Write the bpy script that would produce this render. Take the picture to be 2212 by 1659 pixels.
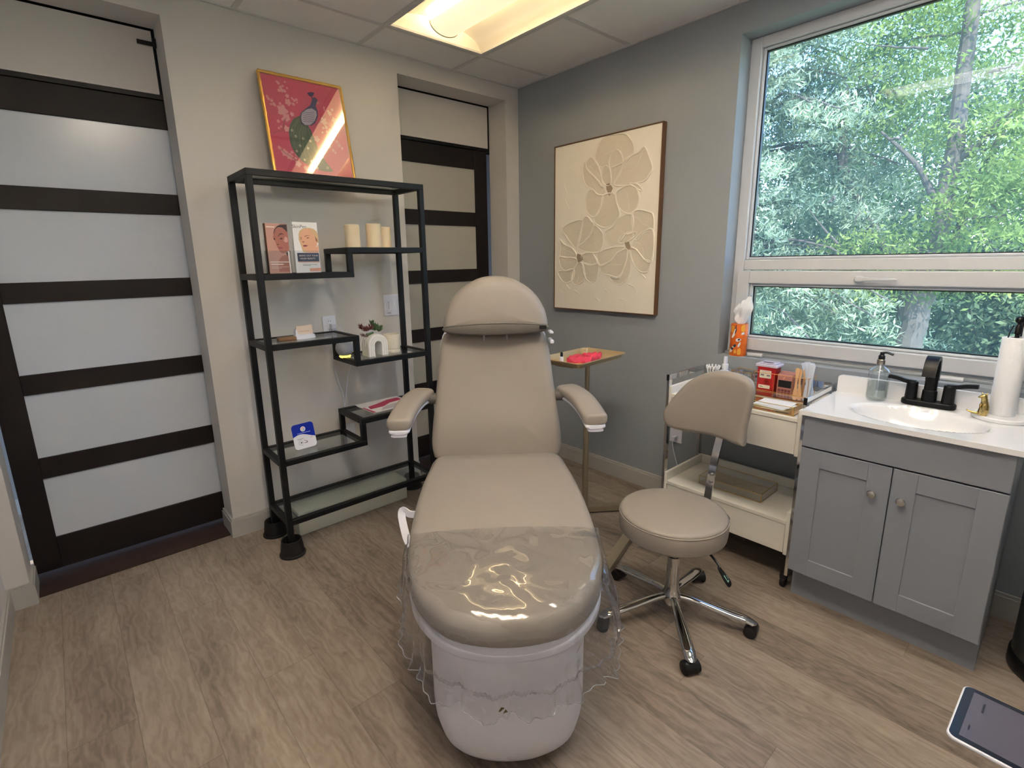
import bpy, bmesh, math, random
import numpy as np
from mathutils import Vector, Matrix
random.seed(7); np.random.seed(7)
scene = bpy.context.scene
for o in list(bpy.data.objects): bpy.data.objects.remove(o)
C = scene.collection
PI = math.pi
R = math.radians

def lin(c):
    return tuple((v/255/12.92 if v/255 <= .04045 else ((v/255+.055)/1.055)**2.4) for v in c[:3])

# ---------------------------------------------------------------- camera, world, sun, exposure
cam_data = bpy.data.cameras.new('camera'); cam = bpy.data.objects.new('camera', cam_data); C.objects.link(cam)
scene.camera = cam
YAW, PITCH, ROLL = R(49.111875), R(-12.568496), R(-1.068468)
fwd = Vector((math.cos(PITCH)*math.cos(YAW), math.cos(PITCH)*math.sin(YAW), math.sin(PITCH)))
rt = Vector((math.sin(YAW), -math.cos(YAW), 0)); up = rt.cross(fwd)
r2 = math.cos(ROLL)*rt + math.sin(ROLL)*up; u2 = -math.sin(ROLL)*rt + math.cos(ROLL)*up
M = Matrix((r2, u2, -fwd)).transposed().to_4x4(); M.translation = (-2.54804, -2.71147, 1.36727)
cam.matrix_world = M
cam_data.sensor_fit = 'HORIZONTAL'; cam_data.sensor_width = 36
cam_data.lens = 1095.877*36/2212
cam_data.shift_x = (1106-1081.135)/2212; cam_data.shift_y = (807.755-829.5)/2212
cam_data.clip_start = .05; cam_data.clip_end = 200

vs = scene.view_settings
scene.display_settings.display_device = 'sRGB'
vs.view_transform = 'Standard'; vs.look = 'None'; vs.gamma = 1; vs.use_curve_mapping = False
vs.exposure = 0.92

world = bpy.data.worlds.new('world'); scene.world = world; world.use_nodes = True
wn = world.node_tree.nodes; wl = world.node_tree.links; wn.clear()
wo = wn.new('ShaderNodeOutputWorld'); bg = wn.new('ShaderNodeBackground'); sk = wn.new('ShaderNodeTexSky')
sk.sky_type = 'NISHITA'; sk.sun_disc = False; sk.sun_elevation = R(52); sk.sun_rotation = R(200); sk.air_density = 1.0; sk.dust_density = .6; sk.ozone_density = 1.5
tn = wn.new('ShaderNodeMix'); tn.data_type = 'RGBA'; tn.blend_type = 'MULTIPLY'; tn.inputs[0].default_value = 1; tn.inputs[7].default_value = (.80, .95, 1.08, 1)
wl.new(sk.outputs[0], tn.inputs[6]); wl.new(tn.outputs[2], bg.inputs[0]); wl.new(bg.outputs[0], wo.inputs[0]); bg.inputs[1].default_value = .46

sun_d = bpy.data.lights.new('sun', 'SUN'); sun = bpy.data.objects.new('sun', sun_d); C.objects.link(sun)
sun_d.energy = 3.6; sun_d.angle = R(.6); sun_d.color = (1, .95, .86)
sun.rotation_euler = Vector((-.62, -.35, .85)).to_track_quat('Z', 'Y').to_euler()   # high sun behind the building, over the trees' near side
sun.location = (-5, -3, 9)

H = 2.489   # ceiling height

# ---------------------------------------------------------------- materials
MATS = {}
def nt(name):
    m = bpy.data.materials.new(name); m.use_nodes = True
    n = m.node_tree.nodes; l = m.node_tree.links
    return m, n, l, n['Principled BSDF']
def mat(name, col, rough=.5, metal=0, spec=.5, coat=0, trans=0, ior=1.45, alpha=1, emis=None, es=0, bump=None, var=None, sub=0, aniso=0):
    if name in MATS: return MATS[name]
    m, n, l, b = nt(name)
    c = lin(col)
    b.inputs['Base Color'].default_value = (*c, 1); b.inputs['Roughness'].default_value = rough
    b.inputs['Metallic'].default_value = metal; b.inputs['Specular IOR Level'].default_value = spec
    b.inputs['Coat Weight'].default_value = coat; b.inputs['Coat Roughness'].default_value = .08
    b.inputs['Transmission Weight'].default_value = trans; b.inputs['IOR'].default_value = ior
    if emis: b.inputs['Emission Color'].default_value = (*lin(emis), 1); b.inputs['Emission Strength'].default_value = es
    tc = None
    if bump or var:
        tc = n.new('ShaderNodeTexCoord')
    if bump:   # (scale, strength)
        t = n.new('ShaderNodeTexNoise'); t.inputs['Scale'].default_value = bump[0]; t.inputs['Detail'].default_value = 3
        l.new(tc.outputs['Object'], t.inputs['Vector'])
        bp = n.new('ShaderNodeBump'); bp.inputs['Strength'].default_value = bump[1]; bp.inputs['Distance'].default_value = .002
        l.new(t.outputs[0], bp.inputs['Height']); l.new(bp.outputs[0], b.inputs['Normal'])
    if var:    # (scale, amount) soft tonal variation of the paint or fibre itself
        t2 = n.new('ShaderNodeTexNoise'); t2.inputs['Scale'].default_value = var[0]; t2.inputs['Detail'].default_value = 4
        l.new(tc.outputs['Object'], t2.inputs['Vector'])
        mx = n.new('ShaderNodeMix'); mx.data_type = 'RGBA'
        mx.inputs[6].default_value = (*[v*(1-var[1]) for v in c], 1); mx.inputs[7].default_value = (*[min(1, v*(1+var[1])) for v in c], 1)
        l.new(t2.outputs[0], mx.inputs[0]); l.new(mx.outputs[2], b.inputs['Base Color'])
    MATS[name] = m
    return m

def glass_mat(name, tint=(.95, .98, .97), gloss=.06, rough=.01, bump=None, haze=0, hazecol=(.8, .9, 1), scale=1.0):
    """thin see-through sheet: straight-through light plus a mirror layer growing towards grazing angles"""
    m = bpy.data.materials.new(name); m.use_nodes = True; n = m.node_tree.nodes; l = m.node_tree.links; n.clear()
    out = n.new('ShaderNodeOutputMaterial'); tr = n.new('ShaderNodeBsdfTransparent'); tr.inputs[0].default_value = (*tint, 1)
    gl = n.new('ShaderNodeBsdfGlossy'); gl.inputs['Roughness'].default_value = rough
    lw = n.new('ShaderNodeLayerWeight'); lw.inputs['Blend'].default_value = .5
    pw = n.new('ShaderNodeMath'); pw.operation = 'POWER'; pw.inputs[1].default_value = 4.5; l.new(lw.outputs['Facing'], pw.inputs[0])
    ma = n.new('ShaderNodeMath'); ma.operation = 'MULTIPLY_ADD'; ma.inputs[1].default_value = .85*scale; ma.inputs[2].default_value = gloss; ma.use_clamp = True
    l.new(pw.outputs[0], ma.inputs[0])
    mx = n.new('ShaderNodeMixShader'); l.new(ma.outputs[0], mx.inputs[0]); l.new(tr.outputs[0], mx.inputs[1]); l.new(gl.outputs[0], mx.inputs[2])
    last = mx
    if haze:
        df = n.new('ShaderNodeBsdfTranslucent'); df.inputs[0].default_value = (*hazecol, 1)
        m2 = n.new('ShaderNodeMixShader'); m2.inputs[0].default_value = haze; l.new(mx.outputs[0], m2.inputs[1]); l.new(df.outputs[0], m2.inputs[2]); last = m2
    if bump:
        tc = n.new('ShaderNodeTexCoord'); t = n.new('ShaderNodeTexNoise'); t.inputs['Scale'].default_value = bump[0]; t.inputs['Detail'].default_value = 1.5; t.inputs['Distortion'].default_value = .6
        l.new(tc.outputs['Object'], t.inputs['Vector']); bp = n.new('ShaderNodeBump'); bp.inputs['Strength'].default_value = bump[1]; bp.inputs['Distance'].default_value = bump[2]
        l.new(t.outputs[0], bp.inputs['Height']); l.new(bp.outputs[0], gl.inputs['Normal']); l.new(bp.outputs[0], lw.inputs['Normal'])
    l.new(last.outputs[0], out.inputs[0]); MATS[name] = m
    return m

wall_beige = mat('wall_tone_warm_grey', (206, 203, 200), .75, bump=(60, .05), var=(1.5, .02))
wall_blue = mat('wall_tone_blue_grey', (150, 156, 162), .75, bump=(60, .05), var=(1.5, .02))  # toned darker and bluer than the back wall
white_trim = mat('baseboard_paint', (178, 176, 172), .5)
black_metal = mat('matte_black_metal', (11, 12, 14), .5, spec=.4, bump=(300, .03))
black_wood = mat('espresso_wood', (22, 16, 15), .55, spec=.35, bump=(90, .06), var=(9, .25))
taupe = mat('taupe_vinyl', (149, 141, 133), .42, spec=.45, bump=(420, .08))
taupe_shaded = mat('taupe_vinyl_shaded', (92, 87, 82), .5, bump=(420, .08))  # same vinyl with the underside shade put into the colour
white_plastic = mat('white_plastic', (222, 224, 236), .32)
chrome = mat('chrome', (215, 215, 215), .07, 1)
steel = mat('brushed_steel', (170, 160, 145), .28, 1)
champagne = mat('champagne_painted_metal', (172, 160, 138), .35, .7)
gold = mat('gold_metal', (205, 165, 85), .28, 1)
goldpaint = mat('gilded_bamboo', (226, 180, 96), .34, .75, bump=(70, .2), var=(14, .2))
black_plastic = mat('black_plastic', (16, 16, 18), .35)
rubber = mat('black_rubber', (15, 12, 13), .7)
cab_grey = mat('grey_cabinet_paint', (132, 137, 147), .42)
cart_white = mat('cart_cream_laminate', (226, 222, 212), .4)
marble = mat('cultured_marble', (236, 237, 240), .1, coat=.6)
paper = mat('white_paper', (238, 238, 240), .8)
frame_white = mat('white_vinyl_window_frame', (204, 206, 210), .35)
clear = glass_mat('clear_shelf_glass', (.94, .965, .955), .05, .01, scale=.9)
win_glass = glass_mat('window_glass', (.95, .97, .96), .008, .0, haze=.035, hazecol=(.75, .9, 1))
acrylic = glass_mat('clear_acrylic', (.96, .97, .98), .07, .02)
pic_glass = glass_mat('picture_glazing', (.98, .98, .98), .17, .0)
vinyl = glass_mat('clear_vinyl', (.93, .93, .935), .13, .012, bump=(5.5, .6, .05), haze=.03, hazecol=(.9, .93, 1), scale=1.8)
vinyl_skirt = glass_mat('clear_vinyl_skirt', (.93, .935, .95), .12, .02, bump=(14, .6, .02), haze=.07, hazecol=(.88, .92, 1), scale=2.2)
vinyl_ruffle = glass_mat('gathered_clear_vinyl', (.9, .91, .93), .2, .08, bump=(60, .8, .01), haze=.16, hazecol=(.85, .88, .95), scale=1.6)

def floor_material():
    m, n, l, b = nt('grey_oak_vinyl_plank')
    tc = n.new('ShaderNodeTexCoord'); sx = n.new('ShaderNodeSeparateXYZ'); l.new(tc.outputs['Object'], sx.inputs[0])
    def math_(op, a, b_=None, c=None, clamp=False):
        k = n.new('ShaderNodeMath'); k.operation = op; k.use_clamp = clamp
        for i, v in enumerate((a, b_, c)):
            if v is None: continue
            if isinstance(v, (int, float)): k.inputs[i].default_value = v
            else: l.new(v, k.inputs[i])
        return k.outputs[0]
    X = math_('MULTIPLY_ADD', sx.outputs[0], 1/.17, .035); ix = math_('FLOOR', X); fx = math_('FRACT', X)
    w1 = n.new('ShaderNodeTexWhiteNoise'); w1.noise_dimensions = '1D'; l.new(ix, w1.inputs['W'])
    Y = math_('MULTIPLY_ADD', sx.outputs[1], 1/1.22, w1.outputs[0]); iy = math_('FLOOR', Y); fy = math_('FRACT', Y)
    cid = math_('MULTIPLY_ADD', ix, 7.31, iy)
    w2 = n.new('ShaderNodeTexWhiteNoise'); w2.noise_dimensions = '1D'; l.new(cid, w2.inputs['W'])
    # grain coordinates
    cb = n.new('ShaderNodeCombineXYZ'); l.new(math_('MULTIPLY', sx.outputs[0], 6.0), cb.inputs[0]); l.new(math_('MULTIPLY', sx.outputs[1], 1.3), cb.inputs[1]); l.new(math_('MULTIPLY', w2.outputs[0], 40), cb.inputs[2])
    n1 = n.new('ShaderNodeTexNoise'); n1.inputs['Scale'].default_value = 1.6; n1.inputs['Detail'].default_value = 5; n1.inputs['Roughness'].default_value = .6; n1.inputs['Distortion'].default_value = .8; l.new(cb.outputs[0], n1.inputs['Vector'])
    cb2 = n.new('ShaderNodeCombineXYZ'); l.new(math_('MULTIPLY', sx.outputs[0], 1.0), cb2.inputs[0]); l.new(math_('MULTIPLY', sx.outputs[1], .32), cb2.inputs[1]); l.new(math_('MULTIPLY', w2.outputs[0], 23), cb2.inputs[2])
    wv = n.new('ShaderNodeTexWave'); wv.wave_type = 'BANDS'; wv.bands_direction = 'X'; wv.inputs['Scale'].default_value = 9; wv.inputs['Distortion'].default_value = 16; wv.inputs['Detail'].default_value = 3.5; wv.inputs['Detail Scale'].default_value = 2.2; l.new(cb2.outputs[0], wv.inputs['Vector'])
    cb3 = n.new('ShaderNodeCombineXYZ'); l.new(math_('MULTIPLY', sx.outputs[0], 90.0), cb3.inputs[0]); l.new(math_('MULTIPLY', sx.outputs[1], 5), cb3.inputs[1]); l.new(cid, cb3.inputs[2])
    n3 = n.new('ShaderNodeTexNoise'); n3.inputs['Scale'].default_value = 1.0; n3.inputs['Detail'].default_value = 3; l.new(cb3.outputs[0], n3.inputs['Vector'])
    t = math_('MULTIPLY', n1.outputs[0], .62); t = math_('MULTIPLY_ADD', wv.outputs[0], .12, t); t = math_('MULTIPLY_ADD', n3.outputs[0], .30, t); t = math_('MULTIPLY_ADD', w2.outputs[0], .20, t); t = math_('SUBTRACT', t, .08)
    cr = n.new('ShaderNodeValToRGB'); e = cr.color_ramp.elements
    e[0].position = .22; e[0].color = (*lin((88, 78, 70)), 1); e[1].position = .82; e[1].color = (*lin((166, 153, 140)), 1)
    k = e.new(.48); k.color = (*lin((133, 120, 108)), 1)
    l.new(t, cr.inputs[0])
    # knots and smoky heartwood patches
    cb4 = n.new('ShaderNodeCombineXYZ'); l.new(math_('MULTIPLY', sx.outputs[0], 4.2), cb4.inputs[0]); l.new(math_('MULTIPLY', sx.outputs[1], 1.9), cb4.inputs[1]); l.new(math_('MULTIPLY', w2.outputs[0], 61), cb4.inputs[2])
    n5 = n.new('ShaderNodeTexNoise'); n5.inputs['Scale'].default_value = 1.1; n5.inputs['Detail'].default_value = 6; n5.inputs['Roughness'].default_value = .72; n5.inputs['Distortion'].default_value = 1.6; l.new(cb4.outputs[0], n5.inputs['Vector'])
    kn = math_('MULTIPLY', math_('SUBTRACT', n5.outputs[0], .56), 5.0, None, True); t = math_('SUBTRACT', t, math_('MULTIPLY', kn, .20)); t = math_('MULTIPLY_ADD', math_('MULTIPLY', math_('SUBTRACT', .42, n5.outputs[0]), 5.0, None, True), .14, t)
    l.new(t, cr.inputs[0])
    d1 = math_('MINIMUM', fx, math_('SUBTRACT', 1, fx)); d2 = math_('MULTIPLY', math_('MINIMUM', fy, math_('SUBTRACT', 1, fy)), 7.2)
    d = math_('MINIMUM', d1, d2); seam = math_('MULTIPLY', d, 90, None, True); seam = math_('MULTIPLY_ADD', seam, .38, .62)
    mx = n.new('ShaderNodeMix'); mx.data_type = 'RGBA'; mx.blend_type = 'MULTIPLY'; mx.inputs[0].default_value = 1
    l.new(cr.outputs[0], mx.inputs[6]); gs = n.new('ShaderNodeCombineColor'); [l.new(seam, gs.inputs[i]) for i in range(3)]; l.new(gs.outputs[0], mx.inputs[7])
    l.new(mx.outputs[2], b.inputs['Base Color']); b.inputs['Roughness'].default_value = .42; b.inputs['Specular IOR Level'].default_value = .45
    bp = n.new('ShaderNodeBump'); bp.inputs['Strength'].default_value = .15; bp.inputs['Distance'].default_value = .001; l.new(n3.outputs[0], bp.inputs['Height']); l.new(bp.outputs[0], b.inputs['Normal'])
    return m
floor_mat = floor_material()

# ---------------------------------------------------------------- mesh helpers
class MB:
    def __init__(s): s.bm = bmesh.new()
    def box(s, x0, x1, y0, y1, z0, z1, bev=0, seg=2, M=None):
        r = bmesh.ops.create_cube(s.bm, size=1)
        v = r['verts']
        for p in v: p.co = Vector(((x0+x1)/2+p.co.x*abs(x1-x0), (y0+y1)/2+p.co.y*abs(y1-y0), (z0+z1)/2+p.co.z*abs(z1-z0)))
        if M is not None:
            for p in v: p.co = M @ p.co
        if bev:
            ed = list({e for p in v for e in p.link_edges})
            bmesh.ops.bevel(s.bm, geom=ed, offset=bev, segments=seg, affect='EDGES', profile=.5)
        return s
    def loft(s, rings, cap0=True, cap1=True, closed=True):
        bm = s.bm; V = [[bm.verts.new(p) for p in r] for r in rings]; n = len(V[0])
        for a, b in zip(V[:-1], V[1:]):
            for i in range(n if closed else n-1):
                j = (i+1) % n
                try: bm.faces.new((a[i], a[j], b[j], b[i]))
                except ValueError: pass
        if cap0: bm.faces.new(V[0][::-1])
        if cap1: bm.faces.new(V[-1])
        return s
    def tube(s, p0, p1, r, n=16, rb=None, cap=True):
        return s.path([p0, p1], r, n, rb=rb, cap=cap)
    def path(s, pts, r, n=10, rb=None, cap=True, flat=1.0, rect=None, upv=None):
        pts = [Vector(p) for p in pts]; rings = []
        ref = None
        for i, p in enumerate(pts):
            t = (pts[min(i+1, len(pts)-1)]-pts[max(i-1, 0)]).normalized()
            if ref is None:
                a = Vector(upv) if upv else (Vector((0, 0, 1)) if abs(t.z) < .9 else Vector((1, 0, 0)))
                ref = (a-t*a.dot(t)).normalized()
            else: ref = (ref-t*ref.dot(t)).normalized()
            q = t.cross(ref)
            rr = r if not isinstance(r, (list, tuple)) else r[i]
            if rb is not None: rr = r+(rb-r)*i/(len(pts)-1)
            if rect: rings.append([p+q*a*rect[0]/2+ref*b*rect[1]/2 for a, b in ((-1, -1), (1, -1), (1, 1), (-1, 1))])
            else: rings.append([p+(q*math.cos(2*PI*k/n)+ref*math.sin(2*PI*k/n)*flat)*rr for k in range(n)])
        return s.loft(rings, cap, cap)
    def lathe(s, prof, c=(0, 0, 0), n=32, sx=1, sy=1, M=None, cap=True):
        rings = [[Vector((c[0]+r*sx*math.cos(2*PI*k/n), c[1]+r*sy*math.sin(2*PI*k/n), c[2]+z)) for k in range(n)] for r, z in prof]
        if M is not None: rings = [[M @ p for p in r] for r in rings]
        return s.loft(rings, cap, cap)
    def prism(s, pts, z0, z1, M=None):
        a = [Vector((p[0], p[1], z0)) for p in pts]; b = [Vector((p[0], p[1], z1)) for p in pts]
        if M is not None: a = [M @ p for p in a]; b = [M @ p for p in b]
        return s.loft([a, b])
    def grid(s, f, nu, nv):
        V = [[s.bm.verts.new(f(i/nu, j/nv)) for j in range(nv+1)] for i in range(nu+1)]
        for i in range(nu):
            for j in range(nv): s.bm.faces.new((V[i][j], V[i+1][j], V[i+1][j+1], V[i][j+1]))
        return s
    def sphere(s, c, r, n=16, sz=1, M=None):
        prof = [(max(1e-5, r*math.sin(PI*i/n)), -r*sz*math.cos(PI*i/n)) for i in range(n+1)]
        return s.lathe(prof, c, n*2, M=M)
    def pillow(s, outline, th, er, crown, mp=lambda p: p, base=0, flatbottom=False, inner=(.85, .65, .42, .2)):
        """soft cushion from a plan outline: rounded edge of radius er, thickness th, top crowned"""
        n = len(outline); O = [Vector((p[0], p[1])) for p in outline]; cen = sum(O, Vector((0, 0)))/n
        N = []
        for i in range(n):
            t = (O[(i+1) % n]-O[i-1]).normalized(); N.append(Vector((-t.y, t.x)))
        if sum((cen-O[i]).dot(N[i]) for i in range(n)) < 0: N = [-v for v in N]
        rings = []
        def ring(ins, z, sc=1):
            out = []
            for i in range(n):
                p = O[i]+N[i]*ins
                if sc != 1: p = cen+(p-cen)*sc
                out.append(mp(Vector((p.x, p.y, z))))
            return out
        for sc in ((.3,) if flatbottom else (.2, .5, .8)): rings.append(ring(er, base-(0 if flatbottom else crown*.3*(1-sc)), sc))
        K = 6
        for k in range(K+1):
            a = PI/2*k/K; rings.append(ring(er*(1-math.sin(a)), base+er*(1-math.cos(a))))
        for k in range(K+1):
            a = PI/2*k/K; rings.append(ring(er*(1-math.cos(a)), base+th-er*(1-math.sin(a))))
        for sc in inner: rings.append(ring(er, base+th+crown*(1-sc**2), sc))
        return s.loft(rings)

def smooth_closed(pts, n=64):
    pts = [Vector(p) for p in pts]; m = len(pts); dense = []
    for i in range(m):
        p0, p1, p2, p3 = pts[i-1], pts[i], pts[(i+1) % m], pts[(i+2) % m]
        for k in range(12):
            t = k/12
            dense.append(.5*((2*p1)+(-p0+p2)*t+(2*p0-5*p1+4*p2-p3)*t*t+(-p0+3*p1-3*p2+p3)*t**3))
    d = [0]
    for a, b in zip(dense, dense[1:]+dense[:1]): d.append(d[-1]+(b-a).length)
    out = []; j = 0
    for k in range(n):
        s_ = d[-1]*k/n
        while d[j+1] < s_: j += 1
        f = (s_-d[j])/max(1e-9, d[j+1]-d[j]); out.append(dense[j].lerp(dense[(j+1) % len(dense)], f))
    return out
def smooth_open(pts, k=8):
    pts = [Vector(p) for p in pts]; out = []
    for i in range(len(pts)-1):
        p0 = pts[max(i-1, 0)]; p1 = pts[i]; p2 = pts[i+1]; p3 = pts[min(i+2, len(pts)-1)]
        for q in range(k):
            t = q/k; out.append(.5*((2*p1)+(-p0+p2)*t+(2*p0-5*p1+4*p2-p3)*t*t+(-p0+3*p1-3*p2+p3)*t**3))
    out.append(pts[-1]); return out
def rrect(w, h, r, n=5, cx=0, cy=0):
    out = []
    for sx, sy, a0 in ((1, 1, 0), (-1, 1, 90), (-1, -1, 180), (1, -1, 270)):
        for k in range(n+1):
            a = R(a0+90*k/n); out.append((cx+sx*(w/2-r)+r*math.cos(a), cy+sy*(h/2-r)+r*math.sin(a)))
    return out

def wmat(o):
    m = Matrix.LocRotScale(o.location, o.rotation_euler, None)
    return wmat(o.parent) @ m if o.parent else m
def put(name, mb, material, parent=None, smooth=True, ang=35, label=None, world=True):
    """link one mesh object; mesh drawn in world metres, stored relative to its parent"""
    me = bpy.data.meshes.new(name); bmesh.ops.recalc_face_normals(mb.bm, faces=mb.bm.faces)
    mb.bm.to_mesh(me); mb.bm.free()
    o = bpy.data.objects.new(name, me); C.objects.link(o)
    mats = material if isinstance(material, (list, tuple)) else [material]
    for m in mats: me.materials.append(m)
    if parent:
        o.parent = parent
        if world: me.transform(wmat(parent).inverted())
    if smooth:
        me.shade_smooth(); me.set_sharp_from_angle(angle=R(ang))
    if label: o['label'] = label
    return o
def tag(o, label=None, cat=None, group=None, kind=None):
    if label: o['label'] = label
    if cat: o['category'] = cat
    if group: o['group'] = group
    if kind: o['kind'] = kind
    return o
def thing(name, label, cat, loc, rz=0, group=None, kind=None):
    o = bpy.data.objects.new(name, None); o.empty_display_size = .05; C.objects.link(o)
    o.location = loc; o.rotation_euler = (0, 0, rz)
    return tag(o, label, cat, group, kind)
def single(name, mb, m, label, cat, loc, group=None, kind=None, **kw):
    """a thing that is one mesh: origin moved to its base"""
    o = put(name, mb, m, **kw); o.data.transform(Matrix.Translation(-Vector(loc))); o.location = loc
    return tag(o, label, cat, group, kind)
def struct(name, mb, m, label=None, **kw):
    o = put(name, mb, m, **kw); o['kind'] = 'structure'
    tag(o, label or name.replace('_', ' '), 'room structure'); return o
def frame(O, ex, ey):
    ex = Vector(ex).normalized(); ey = Vector(ey).normalized(); ez = ex.cross(ey)
    m = Matrix((ex, ey, ez)).transposed().to_4x4(); m.translation = O; return m
def text(body, size, m, parent, Mx, name='lettering', depth=.0004, align='CENTER', sx=1):
    cu = bpy.data.curves.new('t', 'FONT'); cu.body = body; cu.size = size; cu.extrude = depth/2; cu.align_x = align; cu.align_y = 'CENTER'
    t = bpy.data.objects.new('t', cu); C.objects.link(t)
    bpy.context.view_layer.update(); dg = bpy.context.evaluated_depsgraph_get()
    me = bpy.data.meshes.new_from_object(t.evaluated_get(dg)); bpy.data.objects.remove(t); bpy.data.curves.remove(cu)
    me.transform(Matrix.Diagonal((sx, 1, 1, 1))); me.transform(Mx)
    me.transform(wmat(parent).inverted()); me.materials.clear(); me.materials.append(m); me.name = name
    o = bpy.data.objects.new(name, me); C.objects.link(o); o.parent = parent; return o
def copy_tree(o, parent=None):
    c = o.copy(); C.objects.link(c); c.parent = parent
    for ch in list(o.children): copy_tree(ch, c)
    return c
def decal(polys, Mx, h0, h1):
    mb = MB()
    for p in polys: mb.prism([(a/1e4, b/1e4) for a, b in p], h0, h1, Mx)
    return mb
PETALS = [[[3190,8864],[3270,9378],[3583,9810],[4122,10021],[4826,9993],[5344,9832],[5739,9403],[5880,9020],[5809,8769],[5398,8567],[5191,8397],[4363,8242],[3532,8428]],[[4622,7274],[4913,7756],[5240,8255],[5731,8649],[6219,8769],[6544,9007],[6875,8409],[7100,7862],[6923,7497],[6617,7241],[6129,7200],[5458,7143]],[[4217,8538],[4426,8986],[4729,9141],[5042,8889],[5191,8397],[5040,7876],[4576,7314],[4373,7964]],[[3739,7766],[3772,8184],[4041,8391],[4325,8040],[4415,7542],[4306,7276],[3936,7389]],[[2661,8908],[2948,9007],[3337,8667],[3536,8286],[3741,7695],[3850,7187],[3267,7825],[2775,8247],[2521,8642]],[[2467,8865],[2306,8528],[2339,7942],[2598,7473],[3092,7199],[3484,6868],[4048,6810],[3943,7176],[3267,7825],[2675,8333]],[[2802,7158],[2565,6742],[2651,6068],[2987,5670],[3423,5675],[3741,6195],[3864,6758],[3484,6868],[3093,7163]],[[3864,6758],[3741,6195],[3237,5430],[3729,5030],[4295,4960],[4832,5250],[5084,5657],[4789,6384],[4594,6824]],[[4773,6805],[4884,6235],[5255,5783],[5695,5609],[6112,5782],[6340,6237],[6231,6786],[5884,7094],[5288,7094]],[[5710,7216],[6131,7166],[6472,6894],[6437,6764],[6142,6930]],[[715,5092],[1517,5433],[2343,5454],[2255,4813],[1964,3899],[1431,4152],[993,4643]],[[2393,5488],[2690,5692],[3043,5369],[3245,5133],[2869,4479],[1964,3899],[2206,4739]],[[3246,5096],[3736,4809],[3936,4504],[3907,3913],[3582,3548],[2891,3565],[1964,3860],[2772,4332]],[[446,4429],[891,4092],[1543,3834],[1921,3353],[1338,3244],[511,3379],[562,3863]],[[456,3299],[1337,3284],[1978,3116],[1671,2563],[1022,2441],[574,2727]],[[351,2399],[1022,2441],[1725,2523],[1575,1839],[920,1705],[468,2069]],[[1724,2563],[2294,2955],[2617,2328],[2525,1854],[1902,1563],[1522,1838]],[[2398,2915],[3111,2794],[3602,2867],[3617,2333],[3337,1790],[2936,1782],[2622,2092]],[[2336,3423],[3042,3523],[3446,3173],[3504,2868],[3012,2756],[2449,2954]],[[4070,4718],[4661,4975],[5092,5445],[5911,5558],[5990,4756],[5567,4568],[5232,4157],[4516,3930],[4225,4271]],[[5952,5589],[6362,5762],[6941,5614],[7270,5421],[7313,4615],[6753,4508],[6273,4115],[5996,4616]],[[6104,4122],[6588,4516],[7313,4615],[7318,3011],[6824,3087],[6296,3624],[5948,3775]],[[5905,3777],[6296,3624],[6824,3087],[7199,2978],[7144,2456],[6692,2384],[6254,2704],[5973,3206]],[[3584,3473],[4244,3718],[5156,3836],[5603,3715],[5078,3512],[4364,2936],[3799,2752],[3544,3171]],[[3799,2752],[4548,3008],[5078,3512],[5692,3676],[5555,2779],[5133,2119],[4484,2187],[3908,2334]],[[4486,2112],[5136,2045],[5555,2779],[5781,3638],[5949,2777],[5847,2126],[5331,1677],[4778,1778]],[[5011,4094],[5393,4542],[5744,4489],[6166,4607],[6257,4464],[5929,4199],[5415,4007]]]
CENTRES = [[[4075,7373],[4302,7416],[4538,7110],[4326,6711],[4112,7087]],[[1971,3509],[2336,3423],[2446,3110],[2086,2957],[1924,3195]],[[5502,4039],[5760,4136],[5954,3633],[5652,3606]]]
STROKES = [[[1095,9030],[1311,8518]],[[1466,8534],[1883,8146]],[[793,7795],[1068,7118]],[[912,6828],[1186,6304]],[[486,6051],[630,5883]],[[1089,1544],[1367,1306]],[[1747,1235],[2177,1047]],[[3413,855],[3785,636]],[[4131,1384],[4472,1165]],[[5273,854],[5685,723]],[[6654,2313],[6958,2067]],[[361,1319],[647,1119]],[[4105,2184],[4231,1844]],[[5776,1724],[6310,1481],[6370,1120]],[[1852,9752],[1907,9527]],[[5422,561],[5494,339]]]
TAIL = [[[1645,3053],[1300,2860],[1071,2519],[965,2198],[953,1925],[953,1620],[1016,1389],[1145,1132],[1375,848],[1633,703],[1968,562],[2322,491],[2692,474],[2890,529],[2675,812],[2440,1177],[2288,1583],[2151,2056],[2070,2428],[1960,2620],[1687,2682]]]
BODY = [[[2241,3638],[2352,3866],[2395,4013],[2535,4092],[2648,4008],[2664,3888],[2576,3802],[2514,3651],[2584,3418],[2535,3129],[2354,2820],[2144,2648],[1960,2620],[1645,2641],[1633,2983],[1705,3200],[1953,3415]],[[2178,4215],[2354,4301],[2553,4304],[2469,4132],[2298,4082]],[[2357,4111],[2394,4118],[2421,4018],[2373,3992]]]
BREAST = [[[1687,2991],[1777,3212],[2023,3409],[2290,3508],[2490,3402],[2490,3192],[2329,2886],[2076,2673],[1820,2633],[1681,2750]]]
BEAK = [[[2633,3917],[2756,3782],[2570,3766]]]
BARS = [[[1801,3251],[2068,3254],[2387,3332]],[[1786,3162],[2053,3165],[2372,3243]],[[1771,3074],[2037,3076],[2356,3153]],[[1756,2985],[2022,2987],[2341,3063]],[[1741,2897],[2007,2898],[2326,2973]],[[1726,2808],[1992,2809],[2310,2883]]]
PLUMES = [[[1591,2941],[1305,2486],[1111,1947],[1128,1437]],[[1681,2647],[1459,2167],[1406,1644],[1423,1130]],[[1808,2562],[1717,2031],[1742,1341],[1925,733]],[[1942,2513],[2016,1898],[2190,1219],[2536,655]],[[1466,2819],[1158,2430],[1017,2002]],[[1741,2587],[1573,2011],[1537,1385],[1663,880]]]
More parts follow.
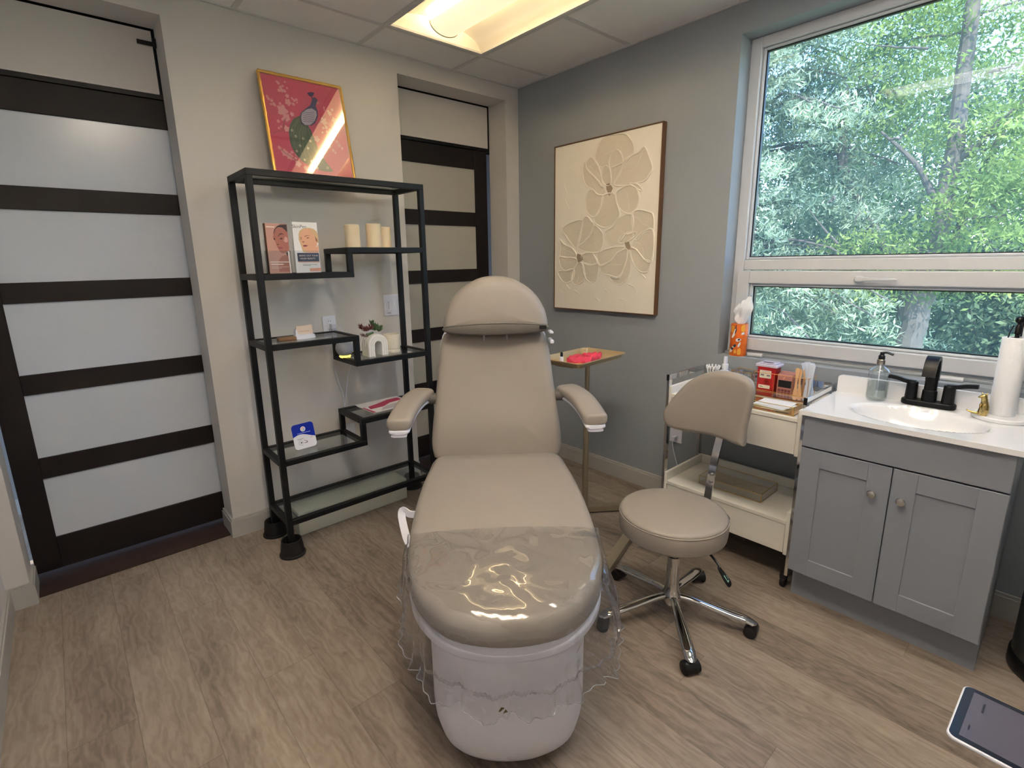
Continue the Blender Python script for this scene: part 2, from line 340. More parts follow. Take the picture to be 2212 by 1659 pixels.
SPOTS = [[1126,2283],[1261,2019],[1609,1954],[1942,1888],[1397,1592],[1772,1518],[1192,1309],[1513,933],[1846,900],[2211,957],[2440,1177],[2612,662],[2082,591]]
BLOOMS = [[840,3156,117],[1169,3600,70],[975,2859,80],[1265,3058,46],[885,2321,63],[606,1170,75],[818,1025,70],[1162,722,70],[2820,2964,80],[3388,3089,73],[3135,2173,56],[3594,2833,50],[2885,2690,43],[2294,2040,66],[2876,1763,50],[3197,3415,50],[1174,3895,43],[776,3469,30],[551,2623,36],[770,2741,30],[855,4428,33],[798,4483,26],[1176,4544,23],[923,4242,36],[831,4090,36],[969,4117,40],[1085,4106,36],[1231,4269,23],[1039,4332,26],[226,3710,26],[273,3603,33],[410,3546,33],[482,3393,36],[348,3369,23],[539,3337,20],[1395,3828,26],[1484,3742,30],[1597,3797,30],[1418,3561,33],[1609,3663,20],[530,2302,26],[644,2386,23],[391,1379,36],[464,1321,23],[955,1229,30],[1080,953,33],[969,906,23],[1145,1132,26],[1501,550,50],[1670,497,36],[2726,2631,30],[3059,2609,30],[3346,3619,33],[3138,3512,30],[3341,2039,33],[3428,1870,36],[3561,1742,33],[3070,1573,33],[3168,1477,26],[2650,2407,26],[2886,2477,26],[2938,3655,26],[2939,3549,20]]
TWIGS = [[[194,1970],[329,2089],[680,2207],[775,2372]],[[433,1334],[606,1170],[1039,914],[1298,805]],[[2336,2712],[2579,2855],[2946,3267]],[[735,2333],[822,2649],[975,2859]]]
BL = {"face":[[333,1747],[375,1898],[486,2001],[636,1989],[818,1943],[939,1794],[948,1556],[946,1351],[938,1145],[934,1025],[832,956],[703,879],[600,880],[521,940],[453,1093],[399,1211],[378,1329],[354,1413],[312,1480],[289,1580]],"hair":[[313,1714],[377,1915],[509,2052],[651,2123],[932,2135],[928,1776],[846,1893],[721,1991],[554,2011],[429,1933],[350,1748]],"brow":[[494,1616],[592,1736],[678,1754],[775,1706],[674,1712],[586,1685],[509,1600]],"eye":[[567,1517],[657,1560],[705,1535],[649,1484],[582,1491]],"eye2":[[300,1530],[352,1547],[378,1480],[325,1446]],"lips":[[462,1169],[545,1153],[629,1144],[687,1127],[604,1076],[485,1076]],"nose":[[405,1262],[453,1245],[523,1263],[475,1288]],"shoulder":[[429,565],[548,718],[694,802],[815,802],[898,853],[867,72],[409,67],[384,309]],"collar":[[774,905],[931,990],[930,904],[882,784],[813,784]],"cheek":[[817,1622],[913,1555],[912,1385],[822,1350],[727,1417]],"l1":[[55,528],[871,516],[866,473],[51,485]],"l2":[[78,434],[619,425],[613,370],[72,380]],"l0":[[37,2047],[390,2040],[393,1990],[39,1989]],"l3":[[96,298],[846,282],[845,268],[95,284]],"l4":[[91,247],[530,237],[528,223],[89,233]]}
BR = {"hair":[[1430,1735],[1488,1874],[1622,1963],[1770,2010],[1952,2020],[2130,1976],[2267,1874],[2334,1611],[2309,1363],[2243,1256],[1842,936],[1641,919],[1552,937],[1477,1251],[1413,1493]],"face":[[1495,1684],[1554,1824],[1692,1948],[1947,1971],[2055,1782],[2185,1609],[2242,1433],[2234,1256],[2155,1113],[1996,1007],[1846,972],[1666,989],[1570,1112],[1540,1252],[1510,1390],[1488,1529]],"neck":[[1846,972],[2155,1113],[2301,1274],[2283,899],[1639,902]],"brow":[[1678,1636],[1810,1690],[1970,1658],[1825,1664],[1693,1610]],"brow2":[[1478,1598],[1565,1582],[1544,1556],[1484,1572]],"eye":[[1762,1576],[1854,1595],[1906,1569],[1812,1533]],"eye2":[[1488,1529],[1560,1530],[1538,1495],[1494,1501]],"lips":[[1574,1234],[1675,1252],[1817,1227],[1703,1174],[1595,1173]],"nose":[[1538,1408],[1596,1356],[1679,1383],[1619,1409]],"shade":[[2170,1644],[2268,1504],[2272,1362],[2205,1432]],"earring":[[2231,1327],[2253,1353],[2299,1354],[2314,1318],[2282,1274],[2245,1277]],"band":[[1271,894],[2282,890],[2272,504],[1276,510]],"salmon":[[1786,190],[2318,205],[2313,51],[1791,56]],"sal2":[[1292,501],[2271,495],[2277,459],[1298,466]],"t1":[[1496,392],[2156,371],[2154,353],[1495,374]],"t2":[[1491,339],[1854,323],[1852,305],[1489,321]]}
# ---------------------------------------------------------------- room shell
YF = -4.0; XL = -2.885
mb = MB().box(XL-.3, .3, YF-.2, .12, -.1, 0).box(XL-.3, .3, .12, 1.6, -.1, 0); struct('floor', mb, floor_mat, 'grey brown wood plank floor', smooth=False)
# ceiling: one slab above, tiles as a mesh with the grid below
tile_mat = mat('mineral_ceiling_tile', (232, 231, 230), .85, bump=(220, .25), var=(3, .02))
grid_mat = mat('white_grid_metal', (205, 205, 204), .5)
mb = MB().box(XL-.3, .3, YF-.2, 1.6, H+.12, H+.3)
gx = [0, -.535, -1.140, -1.745, -2.35, XL]; gy = [0, -.277, -.885, -1.495, -2.105, -2.715, -3.325, YF]
TROF = [(-1.140, -.535, -1.495, -.277), (-2.35, -1.745, -2.715, -1.495), (-1.140, -.535, -3.325, -2.105)]
for i in range(5):
    for j in range(7):
        x1, x0, y1, y0 = gx[i], gx[i+1], gy[j], gy[j+1]
        cx, cy = (x0+x1)/2, (y0+y1)/2
        if any(a < cx < b and c < cy < d for a, b, c, d in TROF): continue
        mb.box(x0+.004, x1-.004, y0+.004, y1-.004, H, H+.015)
struct('ceiling', mb, tile_mat, 'suspended ceiling of square white tiles', smooth=False)
mb = MB()
for x in gx[1:5]: 
    segs = [(YF, 0)]
    mb.box(x-.012, x+.012, YF, 0, H-.004, H+.03)
for y in gy[1:7]:
    x0 = XL
    for a, b in ((XL, -2.35), (-2.35, -1.745), (-1.745, -1.140), (-1.140, -.535), (-.535, 0)):
        if any(t[0]-.01 < (a+b)/2 < t[1]+.01 and t[2]+.05 < y < t[3]-.05 for t in TROF): continue
        mb.box(a+.012, b-.012, y-.012, y+.012, H-.004, H+.03)
mb.box(-.012, -.0005, YF, 0, H-.006, H).box(XL, -.012, -.012, -.0005, H-.006, H)
struct('trim_1', mb, grid_mat, 'white metal grid between the ceiling tiles', smooth=False)

# back wall with two door openings
D1 = (-2.811, -2.035, 2.39); D2 = (-.920, -.114, 2.394)
mb = MB().box(XL-.2, D1[0], 0, .175, 0, H+.1).box(D1[0], D1[1], 0, .175, D1[2], H+.1).box(D1[1], D2[0], 0, .175, 0, H+.1) \
    .box(D2[0], D2[1], 0, .175, D2[2], H+.1).box(D2[1], .2, 0, .175, 0, H+.1)
struct('wall_back', mb, wall_beige, 'warm grey wall behind the shelf, pierced by two doors', smooth=False)
# header panels above the sliding doors (hall side), black sheet behind stands in for the gap shadow
for k, (a, b, t) in enumerate((D1, D2)):
    mb = MB().box(a-.05 if k == 0 else a+.001, b-.012, .176, .196, 2.125, t-.010)
    struct('trim_%d' % (k+2), mb, wall_beige, 'painted panel above the %s sliding door' % ('left' if k == 0 else 'right'), smooth=False)
    mb = MB().box(a-.08, b+.08, .225, .24, 2.10, t+.1)
    struct('trim_%d' % (k+4), mb, black_plastic, 'black sheet standing in for gap shadow above the %s sliding door' % ('left' if k == 0 else 'right'), smooth=False)
mb = MB().box(-2.105, -2.036, .160, .172, 2.318, 2.333).box(-2.048, -2.036, .150, .172, 2.31, 2.345)
struct('trim_6', mb, black_metal, 'small black door stop bracket in the corner above the left door', smooth=False)
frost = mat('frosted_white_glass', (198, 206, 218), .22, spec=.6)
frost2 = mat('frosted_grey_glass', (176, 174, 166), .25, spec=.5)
def sliding_door(name, x0, x1, stiles, rails, fm, label):
    d = thing(name, label, 'door', ((x0+x1)/2, .195, 0)); d['kind'] = 'structure'
    for a, b in stiles: put('stile', MB().box(a, b, .186, .222, .035, 2.105, .002, 1), black_wood, d)
    for a, b in rails:
        xs = [x0, x1]
        for s in stiles:
            if abs(s[0]-x0) < .02: xs[0] = s[1]
            else: xs[1] = s[0]
        put('rail', MB().box(xs[0], xs[1], .187, .221, a, b, .0015, 1), black_wood, d)
    zs = sorted(rails)
    for (a, b), (c, e) in zip(zs[:-1], zs[1:]): put('frosted_pane', MB().box(xs[0]-.004, xs[1]+.004, .197, .207, b-.004, c+.004), fm, d, smooth=False)
    put('track', MB().box(x0-.02, x1+.02, .178, .224, 2.106, 2.124), black_metal, d, smooth=False)
    return d
rails = [(.035, .185), (.466, .560), (.844, .930), (1.231, 1.315), (1.606, 1.698), (1.982, 2.104)]
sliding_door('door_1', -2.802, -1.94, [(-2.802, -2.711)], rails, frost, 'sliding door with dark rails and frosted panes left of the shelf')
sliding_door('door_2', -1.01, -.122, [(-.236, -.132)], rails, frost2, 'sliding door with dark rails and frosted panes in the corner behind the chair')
mb = MB().box(-2.80, -2.72, .25, .262, .4, 1.2)
mb = MB().box(D1[0], D1[1], .03, .40, .0005, .006); struct('trim_7', mb, mat('dark_threshold_wood', (56, 40, 34), .5, bump=(50, .2), var=(18, .35)), 'dark wooden threshold under the left door', smooth=False)
mb = MB().box(D2[0], D2[1], .03, .40, .0005, .006); struct('trim_8', mb, MATS['dark_threshold_wood'], 'dark wooden threshold under the right door', smooth=False)
# hall behind
hall = mat('hall_wall_paint', (150, 148, 146), .8)
mb = MB().box(-3.4, .4, 1.13, 1.25, 0, H+.1).box(-3.4, -3.3, .175, 1.13, 0, H+.1).box(.3, .4, .175, 1.13, 0, H+.1)
struct('wall_hall', mb, hall, 'hallway wall seen past the edge of the left sliding door', smooth=False)
struct('baseboard_hall', MB().box(-3.3, .3, 1.113, 1.13, 0, .09), white_trim, 'hallway baseboard behind the left door', smooth=False)

# right wall with window opening
WY0, WY1, WZ0, WZ1 = -2.675, -1.493, .873, 2.357
T = .235
mb = MB().box(0, T, WY1, .175, 0, H+.1).box(0, T, YF, WY0, 0, H+.1).box(0, T, WY0, WY1, 0, WZ0).box(0, T, WY0, WY1, WZ1, H+.1)
struct('wall_right', mb, wall_blue, 'blue grey wall with the window and the flower painting', smooth=False)
struct('wall_left', MB().box(XL-.2, XL, YF, 0, 0, H+.1), mat('left_wall_paint', (222, 218, 220), .75, bump=(60, .05)), 'pale wall at the left edge', smooth=False)
struct('wall_front', MB().box(XL-.2, .3, YF-.2, YF, 0, H+.1), wall_beige, 'wall behind the camera', smooth=False)
# unseen partition, added right of the frame to shade the gap beside the vanity
struct('wall_shade', MB().box(-.62, 0, -3.25, -3.15, 0, H), wall_blue, 'unseen short partition added right of the vanity for shade', smooth=False)

def baseboard(name, pts, label):
    mb = MB()
    for (x0, y0), (x1, y1), (nx, ny) in pts:
        for th, z0, z1 in ((.015, 0, .088), (.010, .088, .100)):
            xs = sorted((x0, x1, x0+nx*th, x1+nx*th)); ys = sorted((y0, y1, y0+ny*th, y1+ny*th))
            mb.box(xs[0], xs[-1], ys[0], ys[-1], z0, z1)
    struct(name, mb, white_trim, label, smooth=False)
baseboard('baseboard_back', [((XL, 0), (D1[0], 0), (0, -1)), ((D1[1], 0), (D2[0], 0), (0, -1)), ((D2[1], 0), (0, 0), (0, -1)), ((D1[1], -.015), (D1[1], .17), (-1, 0)), ((D2[1], -.015), (D2[1], .17), (-1, 0)), ((D1[0], -.015), (D1[0], .17), (1, 0))], 'baseboard along the back wall')
baseboard('baseboard_right', [((0, -.015), (0, -3.15), (-1, 0))], 'baseboard along the right wall')
baseboard('baseboard_left', [((XL, -.015), (XL, YF), (1, 0))], 'baseboard along the left wall')

# ---------------------------------------------------------------- window
w = thing('window_1', 'large white framed window over the sink with a hopper sash below', 'window', (.14, (WY0+WY1)/2, WZ0)); w['kind'] = 'structure'
def rectframe(mb, x0, x1, ya, yb, za, zb, t, bev=.003):
    """frame in the wall plane: ya<yb, za<zb outer; t = (left(+y), right(-y), bottom, top)"""
    mb.box(x0, x1, yb-t[0], yb, za, zb, bev, 1); mb.box(x0, x1, ya, ya+t[1], za, zb, bev, 1)
    mb.box(x0, x1, ya+t[1], yb-t[0], za, za+t[2], bev, 1); mb.box(x0, x1, ya+t[1], yb-t[0], zb-t[3], zb, bev, 1)
mb = MB(); rectframe(mb, .105, .19, WY0, WY1, WZ0, WZ1, (.050, .050, .022, .045)); mb.box(.107, .19, WY0+.05, WY1-.05, 1.300, 1.349, .003, 1)
mb.box(.095, .112, WY0, WY1, WZ0, WZ0+.014, .003, 1)
put('window_frame', mb, frame_white, w)
mb = MB(); rectframe(mb, .122, .150, WY0+.05, WY1-.05, 1.349, WZ1-.045, (.013, .013, .013, .012), .004); put('glazing_bead', mb, frame_white, w)
mb = MB(); rectframe(mb, .135, .152, WY0+.063, WY1-.063, 1.361, WZ1-.056, (.006, .006, .005, .006), 0); put('gasket', mb, black_plastic, w, smooth=False)
put('glass_pane', MB().box(.143, .147, WY0+.066, WY1-.066, 1.363, WZ1-.058), win_glass, w, smooth=False)
mb = MB(); rectframe(mb, .083, .150, WY0+.026, WY1-.030, .900, 1.296, (.060, .060, .062, .062), .004); s_ = put('sash', mb, frame_white, w)
mb = MB(); rectframe(mb, .100, .140, WY0+.086, WY1-.090, .962, 1.234, (.014, .014, .012, .013), .004); put('glazing_bead', mb, frame_white, s_)
mb = MB(); rectframe(mb, .118, .142, WY0+.100, WY1-.104, .974, 1.221, (.006, .006, .005, .005), 0); put('gasket', mb, black_plastic, s_, smooth=False)
put('glass_pane', MB().box(.128, .132, WY0+.104, WY1-.108, .976, 1.219), win_glass, s_, smooth=False)
# handle
mb = MB(); mb.pillow(rrect(.040, .030, .014, cx=-2.052, cy=1.262), .012, .004, 0, lambda p: Vector((.083-p.z, p.x, p.y)))
mb.pillow(smooth_closed([(-2.042, 1.272), (-2.070, 1.273), (-2.12, 1.268), (-2.180, 1.267), (-2.182, 1.257), (-2.12, 1.256), (-2.070, 1.253), (-2.042, 1.253)], 40), .012, .004, 0, lambda p: Vector((.068-p.z, p.x, p.y)))
put('window_handle', mb, frame_white, s_)
# sill steps under the sash and two hinge covers lying on it
struct('trim_9', MB().box(.078, .105, WY0, WY1, WZ0, WZ0+.012, .002, 1), wall_blue, 'low ledge between sill and window frame')
for i, (ya, yb) in enumerate(((-1.625, -1.695), (-2.36, -2.445))):
    single('hinge_cover', MB().tube((.052, ya, WZ0+.0102), (.052, yb, WZ0+.0102), .010, 14), frame_white, 'white hinge rod on the window sill %s' % ('above the red sharps box' if i == 0 else 'behind the faucet'), 'hinge cover', (.052, (ya+yb)/2, WZ0), 'white hinge rods on the window sill')

# ---------------------------------------------------------------- ceiling lights
pan = mat('troffer_white_enamel', (250, 244, 232), .6)
def troffer(x0, x1, y0, y1, es, label, power_col, tube):
    cx, cy = (x0+x1)/2, (y0+y1)/2
    t = thing('ceiling_light', label, 'ceiling light', (cx, cy, H+.1))
    rectx = (x0+.014, x1-.014); recty = (y0+.014, y1-.014)
    mb = MB()   # curved reflector pan, open below
    def pr(u, v):
        x = rectx[0]+(rectx[1]-rectx[0])*u; s = abs(u-.5)*2
        return Vector((x, recty[0]+(recty[1]-recty[0])*v, H+.002+.095*math.sqrt(max(0, 1-s**2.2))))
    mb.grid(pr, 24, 2)
    for yy in recty:
        mb.loft([[Vector((rectx[0]+(rectx[1]-rectx[0])*k/24, yy, H+.002)) for k in range(25)], [pr(k/24, 0)*1+Vector((0, yy-recty[0], 0)) for k in range(25)]], False, False, False)
    put('reflector', mb, pan, t)
    mb = MB()
    for a, b, c, d in ((x0+.012, x0+.02, y0+.012, y1-.012), (x1-.02, x1-.012, y0+.012, y1-.012), (x0+.02, x1-.02, y0+.012, y0+.02), (x0+.02, x1-.02, y1-.02, y1-.012)): mb.box(a, b, c, d, H-.002, H+.008)
    put('rim', mb, grid_mat, t, smooth=False)
    # glowing basket lens: half-round trough with curved ends
    em = bpy.data.materials.get('lamp_lens_%g' % es)
    if not em:
        em = mat('lamp_lens_%g' % es, (250, 240, 220), .4, emis=power_col, es=es)
    mb = MB(); L = (recty[0]+.060, recty[1]-.060); hw = .088
    n = 24; rings = []
    for k in range(n+1):
        v = k/n; y = L[0]+(L[1]-L[0])*v
        rings.append([Vector((cx+hw*math.cos(PI+PI*i/16), y, H+.052+.050*math.sin(PI+PI*i/16))) for i in range(17)])
    mb.loft(rings, True, True, True); put('basket_lens', mb, em, t)
    for yy in L: put('lens_end_trim', MB().path([(cx+(hw+.002)*math.cos(PI+PI*i/16), yy, H+.052+.052*math.sin(PI+PI*i/16)) for i in range(17)], .0025, 6), steel, t)
    # the fluorescent tubes behind the basket, shining up into the pan
    for sx in (-1, 1):
        ld = bpy.data.lights.new('tube_light', 'AREA'); ld.shape = 'RECTANGLE'; ld.size = .03; ld.size_y = L[1]-L[0]-.05; ld.energy = tube; ld.color = lin(power_col)
        lo = bpy.data.objects.new('tube_light', ld); C.objects.link(lo); lo.parent = t; lo.location = (sx*.085, 0, -.040); lo.rotation_euler = (0, R(180-sx*35), 0)
    return t
WARM = (255, 232, 190)
troffer(*TROF[0], .52, 'glowing recessed ceiling light with curved lens above the chair', WARM, 2.0)
troffer(*TROF[1], 13, 'unseen recessed light added over the left side to brighten the room', (255, 244, 230), 14)  # added out of view, far brighter than the visible fixture
troffer(*TROF[2], 6.5, 'unseen recessed light added behind the camera to brighten the room', (250, 250, 250), 7)  # second added light, also out of view
# lamp added in the hall, out of view, to light the door gaps
hl = thing('hall_fill_light', 'cool lamp added unseen in the hallway behind the sliding doors', 'ceiling light', (-2.0, .7, H))
put('lens', MB().box(-2.3, -1.7, .55, .85, H-.03, H+.0), mat('hall_fill_lens', (220, 235, 255), .5, emis=(190, 215, 255), es=22), hl, smooth=False)
struct('ceiling_hall', MB().box(-3.4, .4, .175, 1.13, H+.001, H+.05), hall, 'hallway ceiling', smooth=False)

# ---------------------------------------------------------------- outside: lawn and trees
leafm = {}
def leaf_mat(name, c1, c2, tl=.35):
    m = bpy.data.materials.new(name); m.use_nodes = True; n = m.node_tree.nodes; l = m.node_tree.links; n.clear()
    out = n.new('ShaderNodeOutputMaterial'); g = n.new('ShaderNodeNewGeometry'); oi = n.new('ShaderNodeTexNoise'); oi.inputs['Scale'].default_value = 1.7; oi.inputs['Detail'].default_value = 5
    l.new(g.outputs['Position'], oi.inputs['Vector'])
    cr = n.new('ShaderNodeValToRGB'); cr.color_ramp.elements[0].position = .35; cr.color_ramp.elements[1].position = .65
    cr.color_ramp.elements[0].color = (*lin(c1), 1); cr.color_ramp.elements[1].color = (*lin(c2), 1); l.new(oi.outputs[0], cr.inputs[0])
    d = n.new('ShaderNodeBsdfDiffuse'); t = n.new('ShaderNodeBsdfTranslucent'); mx = n.new('ShaderNodeMixShader'); mx.inputs[0].default_value = tl
    l.new(cr.outputs[0], d.inputs[0]); l.new(cr.outputs[0], t.inputs[0]); l.new(d.outputs[0], mx.inputs[1]); l.new(t.outputs[0], mx.inputs[2]); l.new(mx.outputs[0], out.inputs[0])
    return m
bark = mat('rough_bark', (112, 104, 100), .9, bump=(14, 1.0), var=(7, .3))
GZ = -.9
struct('ground', MB().box(.4, 60, -40, 40, GZ-.2, GZ), mat('dry_grass_ground', (150, 160, 110), .95, var=(1.2, .3)), 'lawn outside the window', smooth=False)
def leaves(name, cen, nper, spread, size, asp, m, parent, droop=0, up_=0):
    """individual leaf blades as one foliage mesh; cen: (N,3) clump centres"""
    cen = np.repeat(np.array(cen), nper, 0); n = len(cen); rs = np.random
    p = cen+rs.normal(0, 1, (n, 3))*np.array(spread)
    a = rs.normal(0, 1, (n, 3)); a[:, 2] += -droop+up_; a /= np.linalg.norm(a, axis=1)[:, None]
    b = np.cross(a, rs.normal(0, 1, (n, 3))); b /= np.linalg.norm(b, axis=1)[:, None]
    s = size*(.6+.8*rs.rand(n, 1)); a = a*s; b = b*s*asp
    V = np.stack([p-a, p-b*.9, p+a, p+b*.9], 1).reshape(-1, 3)
    me = bpy.data.meshes.new(name); me.vertices.add(4*n); me.vertices.foreach_set('co', V.ravel().astype(np.float32))
    me.loops.add(4*n); me.loops.foreach_set('vertex_index', np.arange(4*n, dtype=np.int32)); me.polygons.add(n)
    me.polygons.foreach_set('loop_start', np.arange(0, 4*n, 4, dtype=np.int32)); me.polygons.foreach_set('loop_total', np.full(n, 4, dtype=np.int32))
    me.update(); me.validate(); me.transform(wmat(parent).inverted()); me.materials.append(m)
    o = bpy.data.objects.new(name, me); C.objects.link(o); o.parent = parent; return o
def limb(mb, pts, r0, r1):
    ps = smooth_open(pts, 6); k = len(ps); mb.path([p+Vector((random.uniform(-.02, .02),)*3) for p in ps], [r0+(r1-r0)*i/(k-1) for i in range(k)], 10)
# blue spruce, left part of the view
sp = thing('spruce_tree', 'pale blue green spruce filling the left of the window view', 'tree', (6.7, 1.35, GZ))
mb = MB(); limb(mb, [(6.7, 1.35, GZ), (6.7, 1.35, 3), (6.7, 1.35, 8)], .2, .05)
cl = []
for k in range(330):
    z = GZ+.3+random.random()**.85*8.6; ln = max(.5, 3.0*(1-(z-GZ)/12))*random.uniform(.75, 1.1); a = random.uniform(PI*.55, PI*1.75)
    d = Vector((math.cos(a), math.sin(a), 0)); tip = Vector((6.7, 1.35, z))+d*ln+Vector((0, 0, -.18*ln)); 
    pts = [Vector((6.7, 1.35, z)), Vector((6.7, 1.35, z))+d*ln*.5+Vector((0, 0, .05)), tip]
    if k % 3 == 0: limb(mb, pts, .03, .008)
    for q in range(13):
        f = .25+.75*(q/12); p = pts[0].lerp(pts[2], f)+Vector((0, 0, .12*math.sin(f*PI)))
        side = Vector((-d.y, d.x, 0))*random.uniform(-1, 1)*.42*ln*(1.15-f)*.6
        cl.append(p+side+Vector((0, 0, -abs(random.gauss(0, .08)))))
put('trunk', mb, bark, sp)
leaves('foliage', cl, 26, (.075, .075, .055), .055, .22, leaf_mat('spruce_needles', (92, 114, 98), (192, 206, 176), .2), sp, droop=.3)
# broadleaf trees with drooping compound leaves
def broad(name, label, base, trunk, limbs, clumps, m, nper, spread, size):
    t = thing(name, label, 'tree', base)
    mb = MB(); limb(mb, *trunk)
    for p, a, b in limbs: limb(mb, p, a, b)
    put('trunk', mb, bark, t)
    leaves('foliage', clumps, nper, spread, size, .38, m, t, droop=.5); return t
def blob(n, c, r, hole=None):
    out = []
    while len(out) < n:
        v = Vector((random.gauss(0, 1), random.gauss(0, 1), random.gauss(0, 1))).normalized()*random.random()**.45
        p = Vector((c[0]+v.x*r[0], c[1]+v.y*r[1], c[2]+v.z*r[2])); out.append(p)
    return out
def twiggy(c, n, ext):
    ls = []
    for _ in range(n):
        a = Vector(c)+Vector((random.uniform(-.4, .4)*ext[0], random.uniform(-1, 1)*ext[1], random.uniform(-1, 1)*ext[2])); d = Vector((random.uniform(-.5, .5), random.uniform(-1, 1), random.uniform(-.2, .8)))*.8
        ls.append(([a, a+d*.5+Vector((0, 0, random.uniform(-.1, .1))), a+d], .018, .004))
    return ls
lo1 = leaf_mat('locust_leaves', (100, 130, 76), (196, 212, 130), .45)
lo2 = leaf_mat('maple_leaves', (76, 100, 76), (156, 180, 128), .4)
lo3 = leaf_mat('hedge_leaves', (74, 98, 80), (150, 170, 132), .35)
cl = blob(560, (6.9, -1.1, 4.8), (1.6, 2.0, 2.2))+blob(190, (6.4, -1.9, 2.2), (.9, .8, 1.4))+blob(70, (6.3, -.7, 1.2), (.6, 1.0, .7))
broad('locust_tree', 'tall tree with grey forked trunk and yellow green leaves right of the spruce', (6.5, -1.15, GZ),
      ([(6.5, -1.15, GZ), (6.5, -1.16, .4), (6.5, -1.18, 1.3), (6.5, -1.27, 1.7), (6.5, -1.28, 3.3), (6.6, -1.15, 5.5)], .17, .07),
      [([(6.5, -1.18, .2), (6.52, -1.28, .9), (6.7, -1.42, 1.6), (6.9, -1.7, 3.0)], .11, .03), ([(6.5, -1.25, 1.9), (6.4, -.95, 2.5), (6.4, -.5, 3.0)], .05, .015), ([(6.5, -1.27, 2.4), (6.4, -1.7, 2.9), (6.4, -2.2, 3.3)], .05, .015)]+twiggy((6.5, -1.0, 3.2), 34, (1, 1.3, 1.9)),
      cl, lo1, 44, (.14, .15, .075), .036)
cl = blob(300, (8.4, .1, 3.6), (1.4, 1.5, 2.8))+blob(140, (8.0, .3, .4), (1.0, 1.2, .9))
broad('maple_tree', 'leaning dark limbed tree between the spruce and the locust', (7.6, -1.0, GZ),
      ([(7.6, -1.0, GZ), (7.6, -.8, .6), (7.3, -.45, 1.5), (7.1, -.1, 2.2), (7.0, .12, 2.8), (7.0, .2, 3.8)], .13, .06),
      twiggy((8.0, .2, 2.6), 30, (1, 1.1, 1.8)), cl, lo2, 40, (.15, .15, .10), .045)
for i, (c, r, n_, lb) in enumerate([((10.5, -1.2, .9), (1.2, 2.6, 1.7), 420, 'dense green shrubs at the bottom right beyond the trunks'), ((11, 2.6, 1.6), (1.2, 2.4, 2.6), 420, 'dark hedge far behind the spruce'), ((12.5, -.6, 3.3), (1.2, 3.4, 2.1), 330, 'distant leafy tree line behind the locust'), ((9.3, -2.1, .2), (.8, .9, 1.1), 170, 'low bush at the right edge of the window view')]):
    t = thing('shrub', lb, 'shrub', (c[0], c[1], GZ))
    leaves('foliage', blob(n_, c, r), 42, (.2, .2, .14), .06, .5, lo3, t)
    mb = MB(); [limb(mb, [(c[0], c[1]+q, GZ), (c[0], c[1]+q*1.5, c[2]*.5), (c[0], c[1]+q*2, c[2]+r[2]*.4)], .05, .015) for q in (-.4, 0, .4)]; put('stem', mb, bark, t)
# ---------------------------------------------------------------- treatment chair (local frame: x right, y away from the camera, z up)
ch = thing('treatment_chair', 'taupe upholstered treatment chair on a white base in the middle of the room', 'chair', (-1.238, -1.17, 0), R(-39))
CM = wmat(ch)
def cw(u, y, z): return CM @ Vector((u, y, z))
def seat_z(y):    # height of the cushion's upper rim line along the chair
    k = [(.12, .575), (0, .560), (-.2, .552), (-.45, .540), (-.7, .525), (-.85, .508), (-1.0, .50)]
    for (a, za), (b, zb) in zip(k[:-1], k[1:]):
        if y >= b: return za+(zb-za)*min(1, max(0, (a-y)/(a-b)))
    return k[-1][1]
side = [(.262, .04), (.288, -.08), (.302, -.25), (.305, -.42), (.298, -.58), (.280, -.72), (.240, -.815), (.165, -.895), (.083, -.930)]
outline = [(0, .06), (.14, .058)]+side+[(0, -.940)]+[(-a, b) for a, b in side[::-1]]+[(-.14, .058)]
SEAT = smooth_closed(outline, 112)
def seatmap(p):
    dip = 0
    r = (p.x/.19)**2+((p.y+.20)/.20)**2     # shallow hollow where one sits
    if r < 1: dip = .012*(1-r)**2
    ridge = .010*math.exp(-((p.y+.045)/.05)**2)
    return cw(p.x, p.y, seat_z(p.y)-.100+p.z-dip*(p.z > .09)+ridge*(p.z > .09))
mb = MB().pillow(SEAT, .092, .034, .014, seatmap, inner=(.93, .84, .74, .62, .5, .38, .25, .12)); put('seat_cushion', mb, taupe, ch, ang=60)
# thin white shell under the cushion and the base column
def inset(O, d):
    n = len(O); out = []
    for i in range(n):
        t = (O[(i+1) % n]-O[i-1]).normalized(); nn = Vector((t.y, -t.x)); c = O[i]
        if nn.dot(Vector((0, -.4))-c) < 0: nn = -nn
        out.append(c+nn*d)
    return out
mb = MB().pillow(inset(SEAT, .002), .030, .008, 0, lambda p: cw(p.x, p.y, seat_z(p.y)-.128+p.z)); put('seat_shell', mb, white_plastic, ch, ang=50)
bs = [(.150, -.18), (.198, -.30), (.215, -.50), (.222, -.68), (.212, -.80), (.165, -.885), (.085, -.925)]
BASE = smooth_closed([(0, -.15)]+bs+[(0, -.936)]+[(-a, b) for a, b in bs[::-1]], 96)
rings = []
for z, ins in ((.004, .11), (.006, .085), (.018, .055), (.038, .030), (.065, .012), (.10, .003), (.14, 0), (.25, .0), (.36, -.001), (.43, -.001)):
    rings.append([cw(p.x, p.y, z) for p in inset(BASE, ins)])
mb = MB().loft(rings); put('base_cover', mb, white_plastic, ch, ang=50)
mb = MB().lathe([(1e-5, .0), (.008, 0), (.008, .004), (.005, .006), (1e-5, .006)], n=16, M=frame(cw(-.004, -.922, .075), CM.to_3x3() @ Vector((1, 0, 0)), (0, 0, 1)))
put('screw_cap', mb, mat('pale_grey_plastic', (205, 205, 212), .4), ch)
